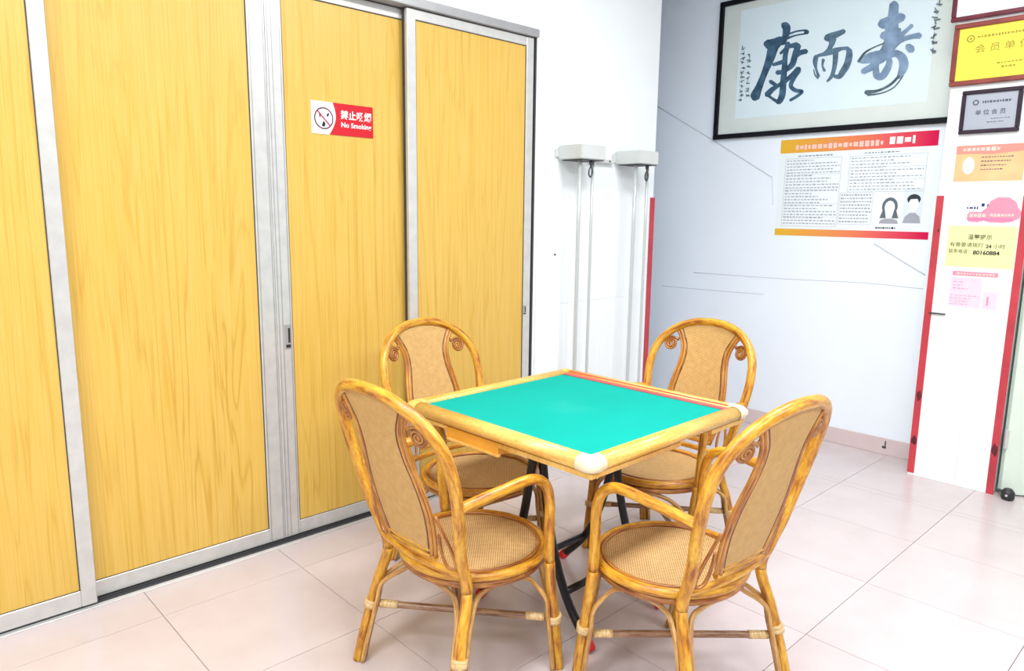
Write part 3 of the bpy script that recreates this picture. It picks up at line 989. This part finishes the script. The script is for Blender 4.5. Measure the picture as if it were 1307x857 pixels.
em = [[(0.063 + r0 * cos(t), 0.150 + r0 * sin(t)) for r0, t in ((.014, 2 * pi * i / 14), (.014, 2 * pi * (i + 1) / 14), (.008, 2 * pi * (i + 1) / 14), (.008, 2 * pi * i / 14))] for i in range(14)]
put('emblem', polys('emblem', em), 'slate_ink', o, -0.0106)

o = sheet('notice_sheet', 1.539, 1.838, 1.588, 1.766, YW, 'peach', 'peach notice with a salmon heading below the silver plaque', 'notice', group='notices on the pillar')
put('heading_band', polys('heading_band', [[(0.0, 0.137), (0.08, 0.135), (0.15, 0.131), (0.299, 0.142), (0.299, 0.178), (0, 0.178)]]), 'salmon', o, -0.0015)
put('heading', rects('heading', text_rows(0.03, 0.19, 0.145, 0.170, 1, 0.75, 0.016, 0, 18)), 'print_pinkwhite', o, -0.0018)
put('text_lines', rects('text_lines', text_rows(0.115, 0.25, 0.048, 0.128, 4, 0.3, 0.010, 0.4, 19)), 'slate_ink', o, -0.0015)
put('blank_patch', polys('blank_patch', [ell(0.062, 0.078, 0.026, 0.042, 16)]), 'paper', o, -0.0015)
o = empty('notice_sticker', (1.622, YP, 1.385))
tag(o, 'pink cloud shaped sticker with a navy corner below the peach notice', 'sticker', 'notices on the pillar')
cl = [(0.0, 0.012), (0.010, 0.002), (0.05, 0.0), (0.075, 0.008), (0.10, 0.0), (0.16, -0.002), (0.195, 0.004), (0.225, 0.02), (0.232, 0.05), (0.215, 0.075), (0.205, 0.10), (0.175, 0.122), (0.125, 0.124), (0.095, 0.105), (0.085, 0.075), (0.06, 0.052), (0.01, 0.052), (0.0, 0.04)]
link('sheet', prism('sheet', cl, 0.001, lambda u, v, w: (u, -w, v)), 'pink_soft', o)
put('print_band', polys('print_band', [[(0.004, 0.010), (0.20, 0.006), (0.20, 0.020), (0.004, 0.022)]]), 'pink', o, -0.0013)
put('text_lines', rects('text_lines', text_rows(0.012, 0.085, 0.022, 0.046, 1, 0.8, 0.012, 0, 20) + text_rows(0.10, 0.20, 0.026, 0.046, 1, 0.8, 0.012, 0, 21)), 'print_pinkwhite', o, -0.0013)
put('text_lines', rects('text_lines', text_rows(-0.006, 0.045, 0.062, 0.080, 1, 0.7, 0.012, 0, 22) + [(0.058, 0.072, 0.078, 0.094)] + [(0.083, 0.092, 0.070, 0.090)]), 'navy', o, -0.0008)

o = sheet('notice_sheet', 1.545, 1.848, 1.158, 1.366, YP, 'lime_paper', 'pale lime notice with a phone number on the pillar', 'notice', group='notices on the pillar')
put('lettering', text_mesh('温馨提示', 0.092, 0.198, 0.140, 0.166, 0.012), 'brown_ink', o, -0.0016)
put('lettering', text_mesh('有需要请拨打', 0.014, 0.165, 0.102, 0.124, 0.004), 'brown_ink', o, -0.0016)
put('lettering', text_mesh('24', 0.176, 0.200, 0.099, 0.117, 0.03), 'print_black', o, -0.0016)
put('lettering', text_mesh('小时', 0.208, 0.258, 0.098, 0.120, 0.004), 'brown_ink', o, -0.0016)
put('lettering', text_mesh('联系电话：', 0.012, 0.105, 0.068, 0.090, 0.004), 'brown_ink', o, -0.0016)
put('lettering', text_mesh('80160884', 0.122, 0.238, 0.064, 0.086, 0.03), 'print_black', o, -0.0016)
o = sheet('notice_sheet', 1.574, 1.806, 0.938, 1.140, YP, 'paper', 'white notice with a faded pink picture, lowest on the pillar', 'notice', group='notices on the pillar')
put('heading_band', rects('heading_band', [(0.012, 0.215, 0.174, 0.197)]), 'pink_soft', o, -0.0015)
put('heading', rects('heading', text_rows(0.03, 0.20, 0.178, 0.193, 1, 0.7, 0.012, 0, 23)), 'print_pinkwhite', o, -0.0018)
put('picture', rects('picture', [(0.008, 0.15, 0.012, 0.165), (0.16, 0.222, 0.012, 0.100)]), 'lilac', o, -0.0015)
put('text_lines', rects('text_lines', text_rows(0.01, 0.14, 0.02, 0.08, 4, 0.25, 0.014, 0.4, 24) + [(0.178, 0.186, 0.03, 0.075)] + text_rows(0.02, 0.09, 0.10, 0.15, 3, 0.3, 0.016, 0.4, 25)), 'pink_soft', o, -0.0018)

# small fittings
o = link('wall_nail', build('wall_nail', [tube_data([(0.006, 2.905, 1.18, 0.0035), (0.012, 2.905, 1.18, 0.0035), (0.0125, 2.905, 1.18, 0.0055), (0.0145, 2.905, 1.18, 0.0050)], 0.004, 10)]), 'hook')
tag(o, 'tiny dark nail head in the white wall left of the rods', 'nail')
o = link('wall_hook', rod('wall_hook', [(1.500, YP - 0.006, 0.905), (1.54, YP - 0.010, 0.906), (1.575, YP - 0.006, 0.905)], 0.0045, 5, 8), 'hook')
tag(o, 'small dark metal bar across the left red strip of the pillar', 'hook')
nl = pix(1128, 576, 1, YB - 0.01)
o = empty('cable_clip', (nl.x, YB - 0.008, 0.0))
tag(o, 'tiny dark clip on the pink skirting', 'clip')
link('clip_body', boxes('clip_body', [(-0.012, 0.010, -0.006, 0.0, 0.040, 0.052)], 0.002), 'gasket', o)
link('pin', boxes('pin', [(0.002, 0.007, -0.005, 0.0, 0.052, 0.085)]), 'hook', o)
o = empty('door_stopper', (1.932, 4.235, 0))
tag(o, 'black floor door stopper at the foot of the green door', 'door stopper')
link('arm', rod('arm', [(-0.035, 0.002, 0.035), (-0.01, -0.004, 0.034), (0.015, -0.010, 0.032)], 0.009, 4, 8), 'gasket', o)
link('bumper', build('bumper', [tube_data([(0.020, -0.012, 0.0, 0.026), (0.020, -0.012, 0.012, 0.030), (0.020, -0.012, 0.040, 0.030), (0.020, -0.012, 0.056, 0.018)], 0.03, 14)]), 'black', o)
link('screw', build('screw', [tube_data([(0.020, -0.044, 0.028), (0.020, -0.040, 0.028)], 0.006, 8)]), 'alu', o)

# ------------------------------------------------------------------ mahjong table
TC = (1.143, 1.828, 0.0)
tb = empty('mahjong_table', TC, radians(0.9))
tag(tb, 'square game table with teal felt top and pale wooden rim', 'table')
HO, HF, ZT = 0.424, 0.372, 0.752
link('table_board', boxes('table_board', [(-HF - 0.01, HF + 0.01, -HF - 0.01, HF + 0.01, 0.716, 0.738)]), 'apron', tb)
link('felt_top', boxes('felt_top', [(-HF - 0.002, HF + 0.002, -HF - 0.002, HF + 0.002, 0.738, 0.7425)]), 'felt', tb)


PROF = [(0.0, 0.7425), (0.003, 0.7505), (0.014, 0.7565), (0.028, 0.757), (0.042, 0.752), (0.051, 0.741), (0.0525, 0.730), (0.048, 0.719), (0.036, 0.713), (0.0, 0.713)]
CAPL = 0.030


def rail_mesh():
    """rounded rail along x at the -y side, between the corner pieces"""
    V, Fc, UV = [], [], []
    for sgn in (-1, 1):
        for o_, z in PROF:
            V.append(Vector((sgn * (HF + 0.004), -HF - o_, z)))
    kk = len(PROF)
    for i in range(kk):
        j = (i + 1) % kk
        Fc.append((i, kk + i, kk + j, j))
        UV.append([(i / kk, 0), (i / kk, 0.85), ((i + 1) / kk, 0.85), ((i + 1) / kk, 0)])
    Fc += [tuple(range(kk)), tuple(range(2 * kk - 1, kk - 1, -1))]
    UV += [[(0.5, 0)] * kk, [(0.5, 0.85)] * kk]
    return build('rim_rail', [(V, Fc, UV)])


rm = rail_mesh()
for q in range(4):
    o = link('rim_rail', rm, 'rim', tb)
    o.rotation_euler = (0, 0, q * pi / 2)
o = link('red_inlay', boxes('red_inlay', [(-HF + 0.004, HF - 0.004, HF - 0.024, HF - 0.0005, 0.7424, 0.7475)], 0.001), 'red_inlay', tb)
o = link('red_inlay', boxes('red_inlay', [(-HF + 0.004, HF - 0.004, HF + 0.0046, HF + 0.0064, 0.748, 0.7555)], 0.0006), 'red_inlay', tb)


def cap_mesh(g):
    """rounded corner piece over the meeting rail ends; g = how far it stands proud"""
    rows = []
    prof = [(o_ + (g if 0.001 < o_ else 0.0), z + (g if z > 0.735 else -g)) for o_, z in PROF]
    rows.append([Vector((HF - CAPL * 0.35, -HF - o_, z)) for o_, z in prof])
    rows.append([Vector((HF, -HF - o_, z)) for o_, z in prof])
    for a_ in (18, 38, 52, 72):
        t = radians(a_)
        k_ = 1.0 + 0.24 * sin(2 * t)
        rows.append([Vector((HF + o_ * sin(t) * k_, -HF - o_ * cos(t) * k_, z)) for o_, z in prof])
    rows.append([Vector((HF + o_, -HF, z)) for o_, z in prof])
    rows.append([Vector((HF + o_, -HF + CAPL * 0.35, z)) for o_, z in prof])
    V = [v for r_ in rows for v in r_]
    kk = len(prof)
    Fc = [(i * kk + j, (i + 1) * kk + j, (i + 1) * kk + (j + 1) % kk, i * kk + (j + 1) % kk) for i in range(len(rows) - 1) for j in range(kk)]
    UV = [[(0.1, 0.1), (0.1, 0.15), (0.2, 0.15), (0.2, 0.1)] for _ in Fc]
    return build('corner_cap', [(V, Fc, UV)])


cm, cm2 = cap_mesh(0.0012), cap_mesh(0.0003)
for q in range(4):
    o = link('corner_cap', cm if q < 2 else cm2, 'cap_white' if q < 2 else 'rim', tb)
    o.rotation_euler = (0, 0, q * pi / 2)
# apron boards and drawers, pinwheel fashion
HA = 0.412


def apron(rot, lst):
    for nm, x0, x1, z0, z1, dep, mt in lst:
        o = link(nm, boxes(nm, [(x0, x1, -HA, -HA + dep, z0, z1)], 0.0015), mt, tb)
        o.rotation_euler = (0, 0, rot)
        if nm == 'drawer':
            k_ = link('drawer_lip', boxes('drawer_lip', [(x0 + 0.004, x1 + 0.004, -HA - 0.004, -HA + 0.01, z0 - 0.004, z0 + 0.004)], 0.001), 'apron', o)


Z0A, Z1A = 0.697, 0.7125
apron(0, [('apron_board', 0.045, 0.41, Z0A, Z1A, 0.03, 'apron'), ('drawer', -0.20, 0.045, 0.672, 0.712, 0.20, 'drawer'), ('apron_board', -0.38, -0.20, 0.700, Z1A, 0.02, 'apron')])
apron(pi / 2, [('apron_board', -0.41, 0.02, Z0A, Z1A, 0.03, 'apron'), ('apron_board', 0.20, 0.41, Z0A, Z1A, 0.03, 'apron')])
apron(pi, [('apron_board', 0.045, 0.41, Z0A, Z1A, 0.03, 'apron'), ('drawer', -0.20, 0.045, 0.680, 0.712, 0.20, 'drawer'), ('apron_board', -0.38, -0.20, 0.700, Z1A, 0.02, 'apron')])
apron(-pi / 2, [('apron_board', 0.045, 0.41, Z0A, Z1A, 0.03, 'apron'), ('drawer', -0.20, 0.045, 0.680, 0.712, 0.20, 'drawer'), ('apron_board', -0.38, -0.20, 0.700, Z1A, 0.02, 'apron')])


# two folding frames of black tube: bowed legs that flare out to red rubber feet
def leg_frame(ys, sgn, foot, zbar):
    prof = [(foot, 0.016), (foot * 0.62, 0.12), (foot * 0.36, 0.24), (foot * 0.18, 0.38), (foot * 0.06, 0.54), (-0.012, 0.705)]
    for y in ys:
        path = crom([(sgn * x, y, z) for x, z in prof], 5)
        lg = link('leg', rod('leg', path, 0.0150, raw=True, sides=12), 'steel_black', tb)
        p = Vector(path[0])
        t = (Vector(path[1]) - p).normalized()
        link('foot_cap', build('foot_cap', [tube_data([tuple(p - t * 0.012) + (0.012,), tuple(p - t * 0.006) + (0.018,), tuple(p + t * 0.022) + (0.0185,), tuple(p + t * 0.026) + (0.015,)], 0.018, 12)]), 'red_foot', lg)
    for z, x in ((zbar, foot * (0.62 - 0.26 * (zbar - 0.12) / 0.12)), (0.690, -0.011)):
        link('crossbar', rod('crossbar', [(sgn * x, ys[0], z), (sgn * x, (ys[0] + ys[1]) / 2, z), (sgn * x, ys[1], z)], 0.0125, 2, 10), 'steel_black', tb)


leg_frame((-0.170, 0.215), 1, 0.232, 0.165)
leg_frame((-0.205, 0.250), -1, 0.262, 0.140)
link('hinge_bar', rod('hinge_bar', [(0.0, -0.205, 0.62), (0.0, 0, 0.62), (0.0, 0.25, 0.62)], 0.010, 2, 8), 'steel_black', tb)

# ------------------------------------------------------------------ rattan chairs
ZS, SA, SB, SY = 0.387, 0.226, 0.221, 0.031
AW, ZH, ZTOP, LEAN, BS, CURV, NEXP, PLAN = 0.242, 0.755, 0.945, 0.286, -0.152, 0.012, 2.152, 0.039


def back_y(x, z):
    """the curved, reclined surface of the chair back"""
    q = max(0.0, 1 - (x / AW) ** 2)
    return BS - LEAN * (z - ZS) - CURV * (z - ZS) ** 2 - PLAN * q


def hoop_half(s):
    P = [(0.232, -0.249, 0.0), (0.222, -0.222, 0.12), (0.206, -0.190, 0.25), (0.189, -0.157, ZS - 0.02), (0.195, -0.180, 0.455), (0.209, -0.200, 0.522), (0.224, -0.215, 0.588), (0.236, -0.231, 0.655), (0.243, -0.249, 0.722)]
    for a_ in (8, 20, 33, 47, 61, 76, 90):
        t = radians(a_)
        z = ZH + (ZTOP - ZH) * sin(t) ** (2 / NEXP)
        x = AW * max(0.0, cos(t)) ** (2 / NEXP) if a_ < 90 else 0.0
        P.append((x, back_y(x, z), z))
    return [(s * x, y, z) for x, y, z in P]


def splat_w(z):
    tab = [(0.44, 0.084), (0.52, 0.1045), (0.577, 0.1135), (0.633, 0.1135), (0.69, 0.1065), (0.745, 0.0945), (0.80, 0.0885), (0.85, 0.098), (0.89, 0.122), (0.93, 0.146)]
    for (a_, wa), (b_, wb) in zip(tab[:-1], tab[1:]):
        if z <= b_:
            t = (z - a_) / (b_ - a_)
            t = max(0, t)
            t = t * t * (3 - 2 * t) * 0.3 + t * 0.7
            return wa + (wb - wa) * t
    return tab[-1][1]


def hoop_z(x):
    return ZH + (ZTOP - ZH) * max(0.0, 1 - (abs(x) / AW) ** NEXP) ** (1 / NEXP)


def make_chair():
    c = empty('rattan_armchair')
    full = {}
    for s in (-1, 1):
        full[s] = crom(hoop_half(s), 7)
    # hoop: both posts above the seat joined over the top
    right = [p for p in full[1] if p[2] > ZS - 0.03 or False]
    left = [p for p in full[-1] if p[2] > ZS - 0.03]
    hoop = right + left[::-1][1:]
    link('back_hoop', rod('back_hoop', [p + (0.0172,) for p in hoop], 0.0172, raw=True, sides=12), 'rattan', c)
    legs_xy = []
    for s in (-1, 1):
        lp = [p + (0.0165,) for p in full[s] if p[2] <= ZS - 0.015]
        lg = link('leg', rod('leg', lp, 0.0175, raw=True, sides=12), 'rattan', c)
        bind_leg(lg, full[s], 0.186)
    arms = {}
    for s in (-1, 1):
        P = [(0.230, 0.184, 0.0), (0.234, 0.164, 0.12), (0.240, 0.137, 0.26), (0.246, 0.115, ZS), (0.250, 0.107, 0.50), (0.252, 0.103, 0.578), (0.252, 0.085, 0.632), (0.251, 0.045, 0.660), (0.250, -0.01, 0.665), (0.245, -0.10, 0.657), (0.234, -0.220, 0.641)]
        path = crom([(s * x, y, z) for x, y, z in P], 7)
        arms[s] = path
        lo = [p for p in path[:30] if p[2] <= ZS + 0.012]
        hi = path[len(lo) - 1:]
        lg = link('leg', rod('leg', [p + (0.0164,) for p in lo], 0.0164, raw=True, sides=12), 'rattan', c)
        bind_leg(lg, path, 0.186)
        link('armrest', rod('armrest', [p + (0.0156,) for p in hi], 0.0156, raw=True, sides=12), 'rattan', c)
    # seat: dished woven cane, uv in metres
    V, Fc, UV = [], [], []
    rings, segs = 8, 40
    V.append(Vector((0, SY, ZS - 0.002)))
    for i in range(1, rings + 1):
        for j in range(segs):
            a_ = 2 * pi * j / segs
            f = i / rings
            V.append(Vector(((SA - 0.008) * f * cos(a_), SY + (SB - 0.008) * f * sin(a_), ZS - 0.002 + 0.008 * f * f)))
    for j in range(segs):
        Fc.append((0, 1 + j, 1 + (j + 1) % segs))
    for i in range(rings - 1):
        for j in range(segs):
            a0, a1 = 1 + i * segs + j, 1 + i * segs + (j + 1) % segs
            Fc.append((a0, a0 + segs, a1 + segs, a1))
    nb = len(V)
    V += [v - Vector((0, 0, 0.007)) for v in V[:nb]]
    Fc += [tuple(i + nb for i in f[::-1]) for f in Fc[:]]
    UV = [[(V[i].x, V[i].y) for i in f] for f in Fc]
    link('seat', build('seat', [(V, Fc, UV)]), 'cane', c)
    circ = lambda k_, z: [(SA * k_ * cos(2 * pi * j / 16), SY + SB * k_ * sin(2 * pi * j / 16), z) for j in range(16)]
    link('seat_rim', rod('seat_rim', circ(0.985, ZS), 0.0145, 4, 12, True), 'rattan', c)
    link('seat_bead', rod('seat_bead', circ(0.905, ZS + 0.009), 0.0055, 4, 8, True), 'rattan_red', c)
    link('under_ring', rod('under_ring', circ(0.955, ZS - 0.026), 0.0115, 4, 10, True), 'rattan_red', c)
    # arches that run up one leg, under the seat and down the next
    rear = {s: full[s] for s in (-1, 1)}

    def at_z(path, z):
        for a_, b_ in zip(path[:-1], path[1:]):
            if a_[2] <= z <= b_[2]:
                t = (z - a_[2]) / (b_[2] - a_[2])
                return Vector([a_[i] + (b_[i] - a_[i]) * t for i in range(3)])
        return Vector(path[0][:3])
    order = [(full[1], arms[1]), (arms[1], arms[-1]), (arms[-1], full[-1]), (full[-1], full[1])]
    for A, B in order:
        P = []
        for z in (0.004, 0.10, 0.20, 0.262):
            a_, b_ = at_z(A, z), at_z(B, z)
            d = (b_ - a_).normalized()
            P.append(a_ + d * 0.0245)
        up_ = []
        a_, b_ = at_z(A, 0.30), at_z(B, 0.30)
        aa = math.atan2((a_.y - SY) / SB, a_.x / SA)
        ab = math.atan2((b_.y - SY) / SB, b_.x / SA)
        while ab - aa > pi:
            ab -= 2 * pi
        while ab - aa < -pi:
            ab += 2 * pi
        for f, z, k_ in ((0.10, 0.310, 0.97), (0.20, 0.336, 0.93), (0.34, 0.350, 0.92), (0.5, 0.353, 0.92), (0.66, 0.350, 0.92), (0.80, 0.336, 0.93), (0.90, 0.310, 0.97)):
            an = aa + (ab - aa) * f
            up_.append(Vector((SA * k_ * cos(an), SY + SB * k_ * sin(an), z)))
        Q = []
        for z in (0.262, 0.20, 0.10, 0.004):
            a_, b_ = at_z(A, z), at_z(B, z)
            d = (a_ - b_).normalized()
            Q.append(b_ + d * 0.0245)
        link('arch_brace', rod('arch_brace', [tuple(v) for v in P + up_ + Q], 0.0078, 4, 8), 'rattan_pale', c)
    # crossed stretchers with bound ends
    for A, B, dz in ((full[-1], arms[1], 0.0), (full[1], arms[-1], -0.022)):
        a_, b_ = at_z(A, 0.186 + dz), at_z(B, 0.186 + dz)
        st = link('stretcher', rod('stretcher', [tuple(a_), tuple(a_.lerp(b_, 0.5)), tuple(b_)], 0.0105, 4, 10), 'stretcher', c)
        for p, q in ((a_, b_), (b_, a_)):
            link('binding', rod('binding', [tuple(p.lerp(q, 0.05)), tuple(p.lerp(q, 0.10)), tuple(p.lerp(q, 0.15))], 0.0125, 2, 10), 'binding', st)
    # woven splat
    nu, nv = 12, 26
    V, UVp = [], []
    for j in range(nv + 1):
        for i in range(nu + 1):
            u_ = -1 + 2 * i / nu
            v_ = j / nv
            xt = u_ * 0.140
            zt_ = hoop_z(xt) - 0.010
            z = 0.466 + v_ * (zt_ - 0.466)
            x = u_ * splat_w(z)
            V.append(Vector((x, back_y(x, z) + 0.004, z)))
            UVp.append((x, z))
    Fc = [(j * (nu + 1) + i, j * (nu + 1) + i + 1, (j + 1) * (nu + 1) + i + 1, (j + 1) * (nu + 1) + i) for j in range(nv) for i in range(nu)]
    nb = len(V)
    V += [v + Vector((0, -0.007, 0)) for v in V[:nb]]
    UVp += UVp[:nb]
    Fc += [tuple(i + nb for i in f[::-1]) for f in Fc[:]]
    link('splat', build('splat', [(V, Fc, [[UVp[i] for i in f] for f in Fc])]), 'cane_back', c)
    for s in (-1, 1):
        grp = []
        for k_, (off, rr, dy) in enumerate(((-0.002, 0.0045, 0), (0.0095, 0.0082, 0), (0.0225, 0.0060, 0))):
            P = []
            for q in range(15):
                z = 0.458 + q / 14 * (0.906 - 0.458)
                x = splat_w(z) + off
                zz = min(z, hoop_z(x) - 0.008)
                P.append((s * x, back_y(x, zz) + dy, zz))
            if k_ == 0:
                link('splat_bead', build('splat_bead', [tube_data(crom(P, 2), rr, 8)]), 'rattan_dark', c)
            else:
                grp.append(tube_data(crom(P, 2), rr, 8))
        link('splat_border', build('splat_border', grp), 'rattan_amber', c)
        # scroll
        P = []
        cx_, cz_ = 0.168, 0.836
        for q in range(46):
            t = q / 45
            a_ = radians(150) - t * 2 * pi * 2.6
            r_ = 0.030 * (1 - 0.86 * t)
            x, z = cx_ + r_ * cos(a_), cz_ + r_ * sin(a_)
            P.append((s * x, back_y(x, z), z))
        stem = [(s * 0.128, back_y(0.128, 0.885), 0.885), (s * 0.133, back_y(0.133, 0.868), 0.868)]
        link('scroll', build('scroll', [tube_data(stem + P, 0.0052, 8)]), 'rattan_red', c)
        # loop between splat and post
        P = [(0.150, 0.600), (0.166, 0.545), (0.178, 0.490), (0.180, 0.455), (0.170, 0.436), (0.155, 0.434), (0.143, 0.448), (0.140, 0.490), (0.146, 0.540)]
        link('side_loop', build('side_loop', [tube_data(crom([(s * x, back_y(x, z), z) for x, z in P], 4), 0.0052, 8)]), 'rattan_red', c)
    for z, r_, hw in ((0.424, 0.0110, 0.192), (0.456, 0.0095, 0.112), (0.476, 0.0065, 0.100)):
        P = [(x * hw / 0.2, back_y(x * hw / 0.2, z) + 0.001, z) for x in (-0.20, -0.15, -0.10, -0.05, 0, 0.05, 0.10, 0.15, 0.20)]
        link('back_rail', rod('back_rail', P, r_, 3, 10), 'rattan', c)
    return c


def bind_leg(leg, path, z):
    for a_, b_ in zip(path[:-1], path[1:]):
        if a_[2] <= z <= b_[2]:
            p, q = Vector(a_), Vector(b_)
            t = (q - p).normalized()
            mid = p + t * ((z - p.z) / max(t.z, 1e-4))
            link('binding', rod('binding', [tuple(mid - t * 0.012), tuple(mid), tuple(mid + t * 0.012)], 0.0235, 2, 12), 'binding', leg)
            return


def copy_tree(o, parent=None):
    n_ = o.copy()
    COL.objects.link(n_)
    n_.parent = parent
    for ch in list(o.children):
        copy_tree(ch, n_)
    return n_


chair = make_chair()
spots = [
    ((1.1371, 1.3396), 0.83, 'rattan armchair in front of the wooden doors, its back nearest the left'),
    ((1.6341, 1.7495), 86.28, 'rattan armchair nearest the open floor, its back at the right'),
    ((0.6534, 1.7888), -88.18, 'rattan armchair between the table and the wooden doors, facing the open floor'),
    ((1.0976, 2.4112), 181.35, 'rattan armchair on the far side of the table by the bluish wall'),
]
for i, ((x, y), a_, lab) in enumerate(spots):
    o = chair if i == 0 else copy_tree(chair)
    o.location = (x, y, 0)
    o.rotation_euler = (0, 0, radians(a_))
    tag(o, lab, 'chair', 'rattan armchairs round the game table')

# ------------------------------------------------------------------ unseen ceiling lamps, added to light the room
lamp0 = None
for x, y, where in ((1.9, -1.6, 'nearest the left end of the sliding doors'), (1.9, 0.5, 'above the middle of the sliding doors'), (1.9, 2.5, 'just beyond the game table'),
                    (4.3, -1.6, 'nearest the added window and the right wall'), (4.3, 0.5, 'halfway along the right wall'), (4.3, 2.5, 'nearest the back end of the right wall')):
    o = empty('added_ceiling_lamp', (x, y, ZC))
    tag(o, 'added unseen white rectangular ceiling lamp ' + where, 'lamp', 'added ceiling lamps')
    if lamp0 is None:
        lamp0 = (boxes('added_lamp_body', [(-0.3, 0.3, -0.6, 0.6, -0.05, 0.0)], 0.005), boxes('added_lamp_diffuser', [(-0.28, 0.28, -0.58, 0.58, -0.056, -0.0502)]))
        ld = bpy.data.lights.new('added_lamp_light', 'AREA')
        ld.shape = 'RECTANGLE'
        ld.size, ld.size_y = 0.54, 1.14
        ld.energy = ADDED_LAMP_WATTS
        ld.color = ADDED_LAMP_COLOR
    link('added_lamp_body', lamp0[0], 'added_lamp_body', o)
    link('added_lamp_diffuser', lamp0[1], 'added_lamp_diffuser', o)
    lo = bpy.data.objects.new('added_lamp_light', ld)
    COL.objects.link(lo)
    lo.parent = o
    lo.location = (0, 0, -0.06)
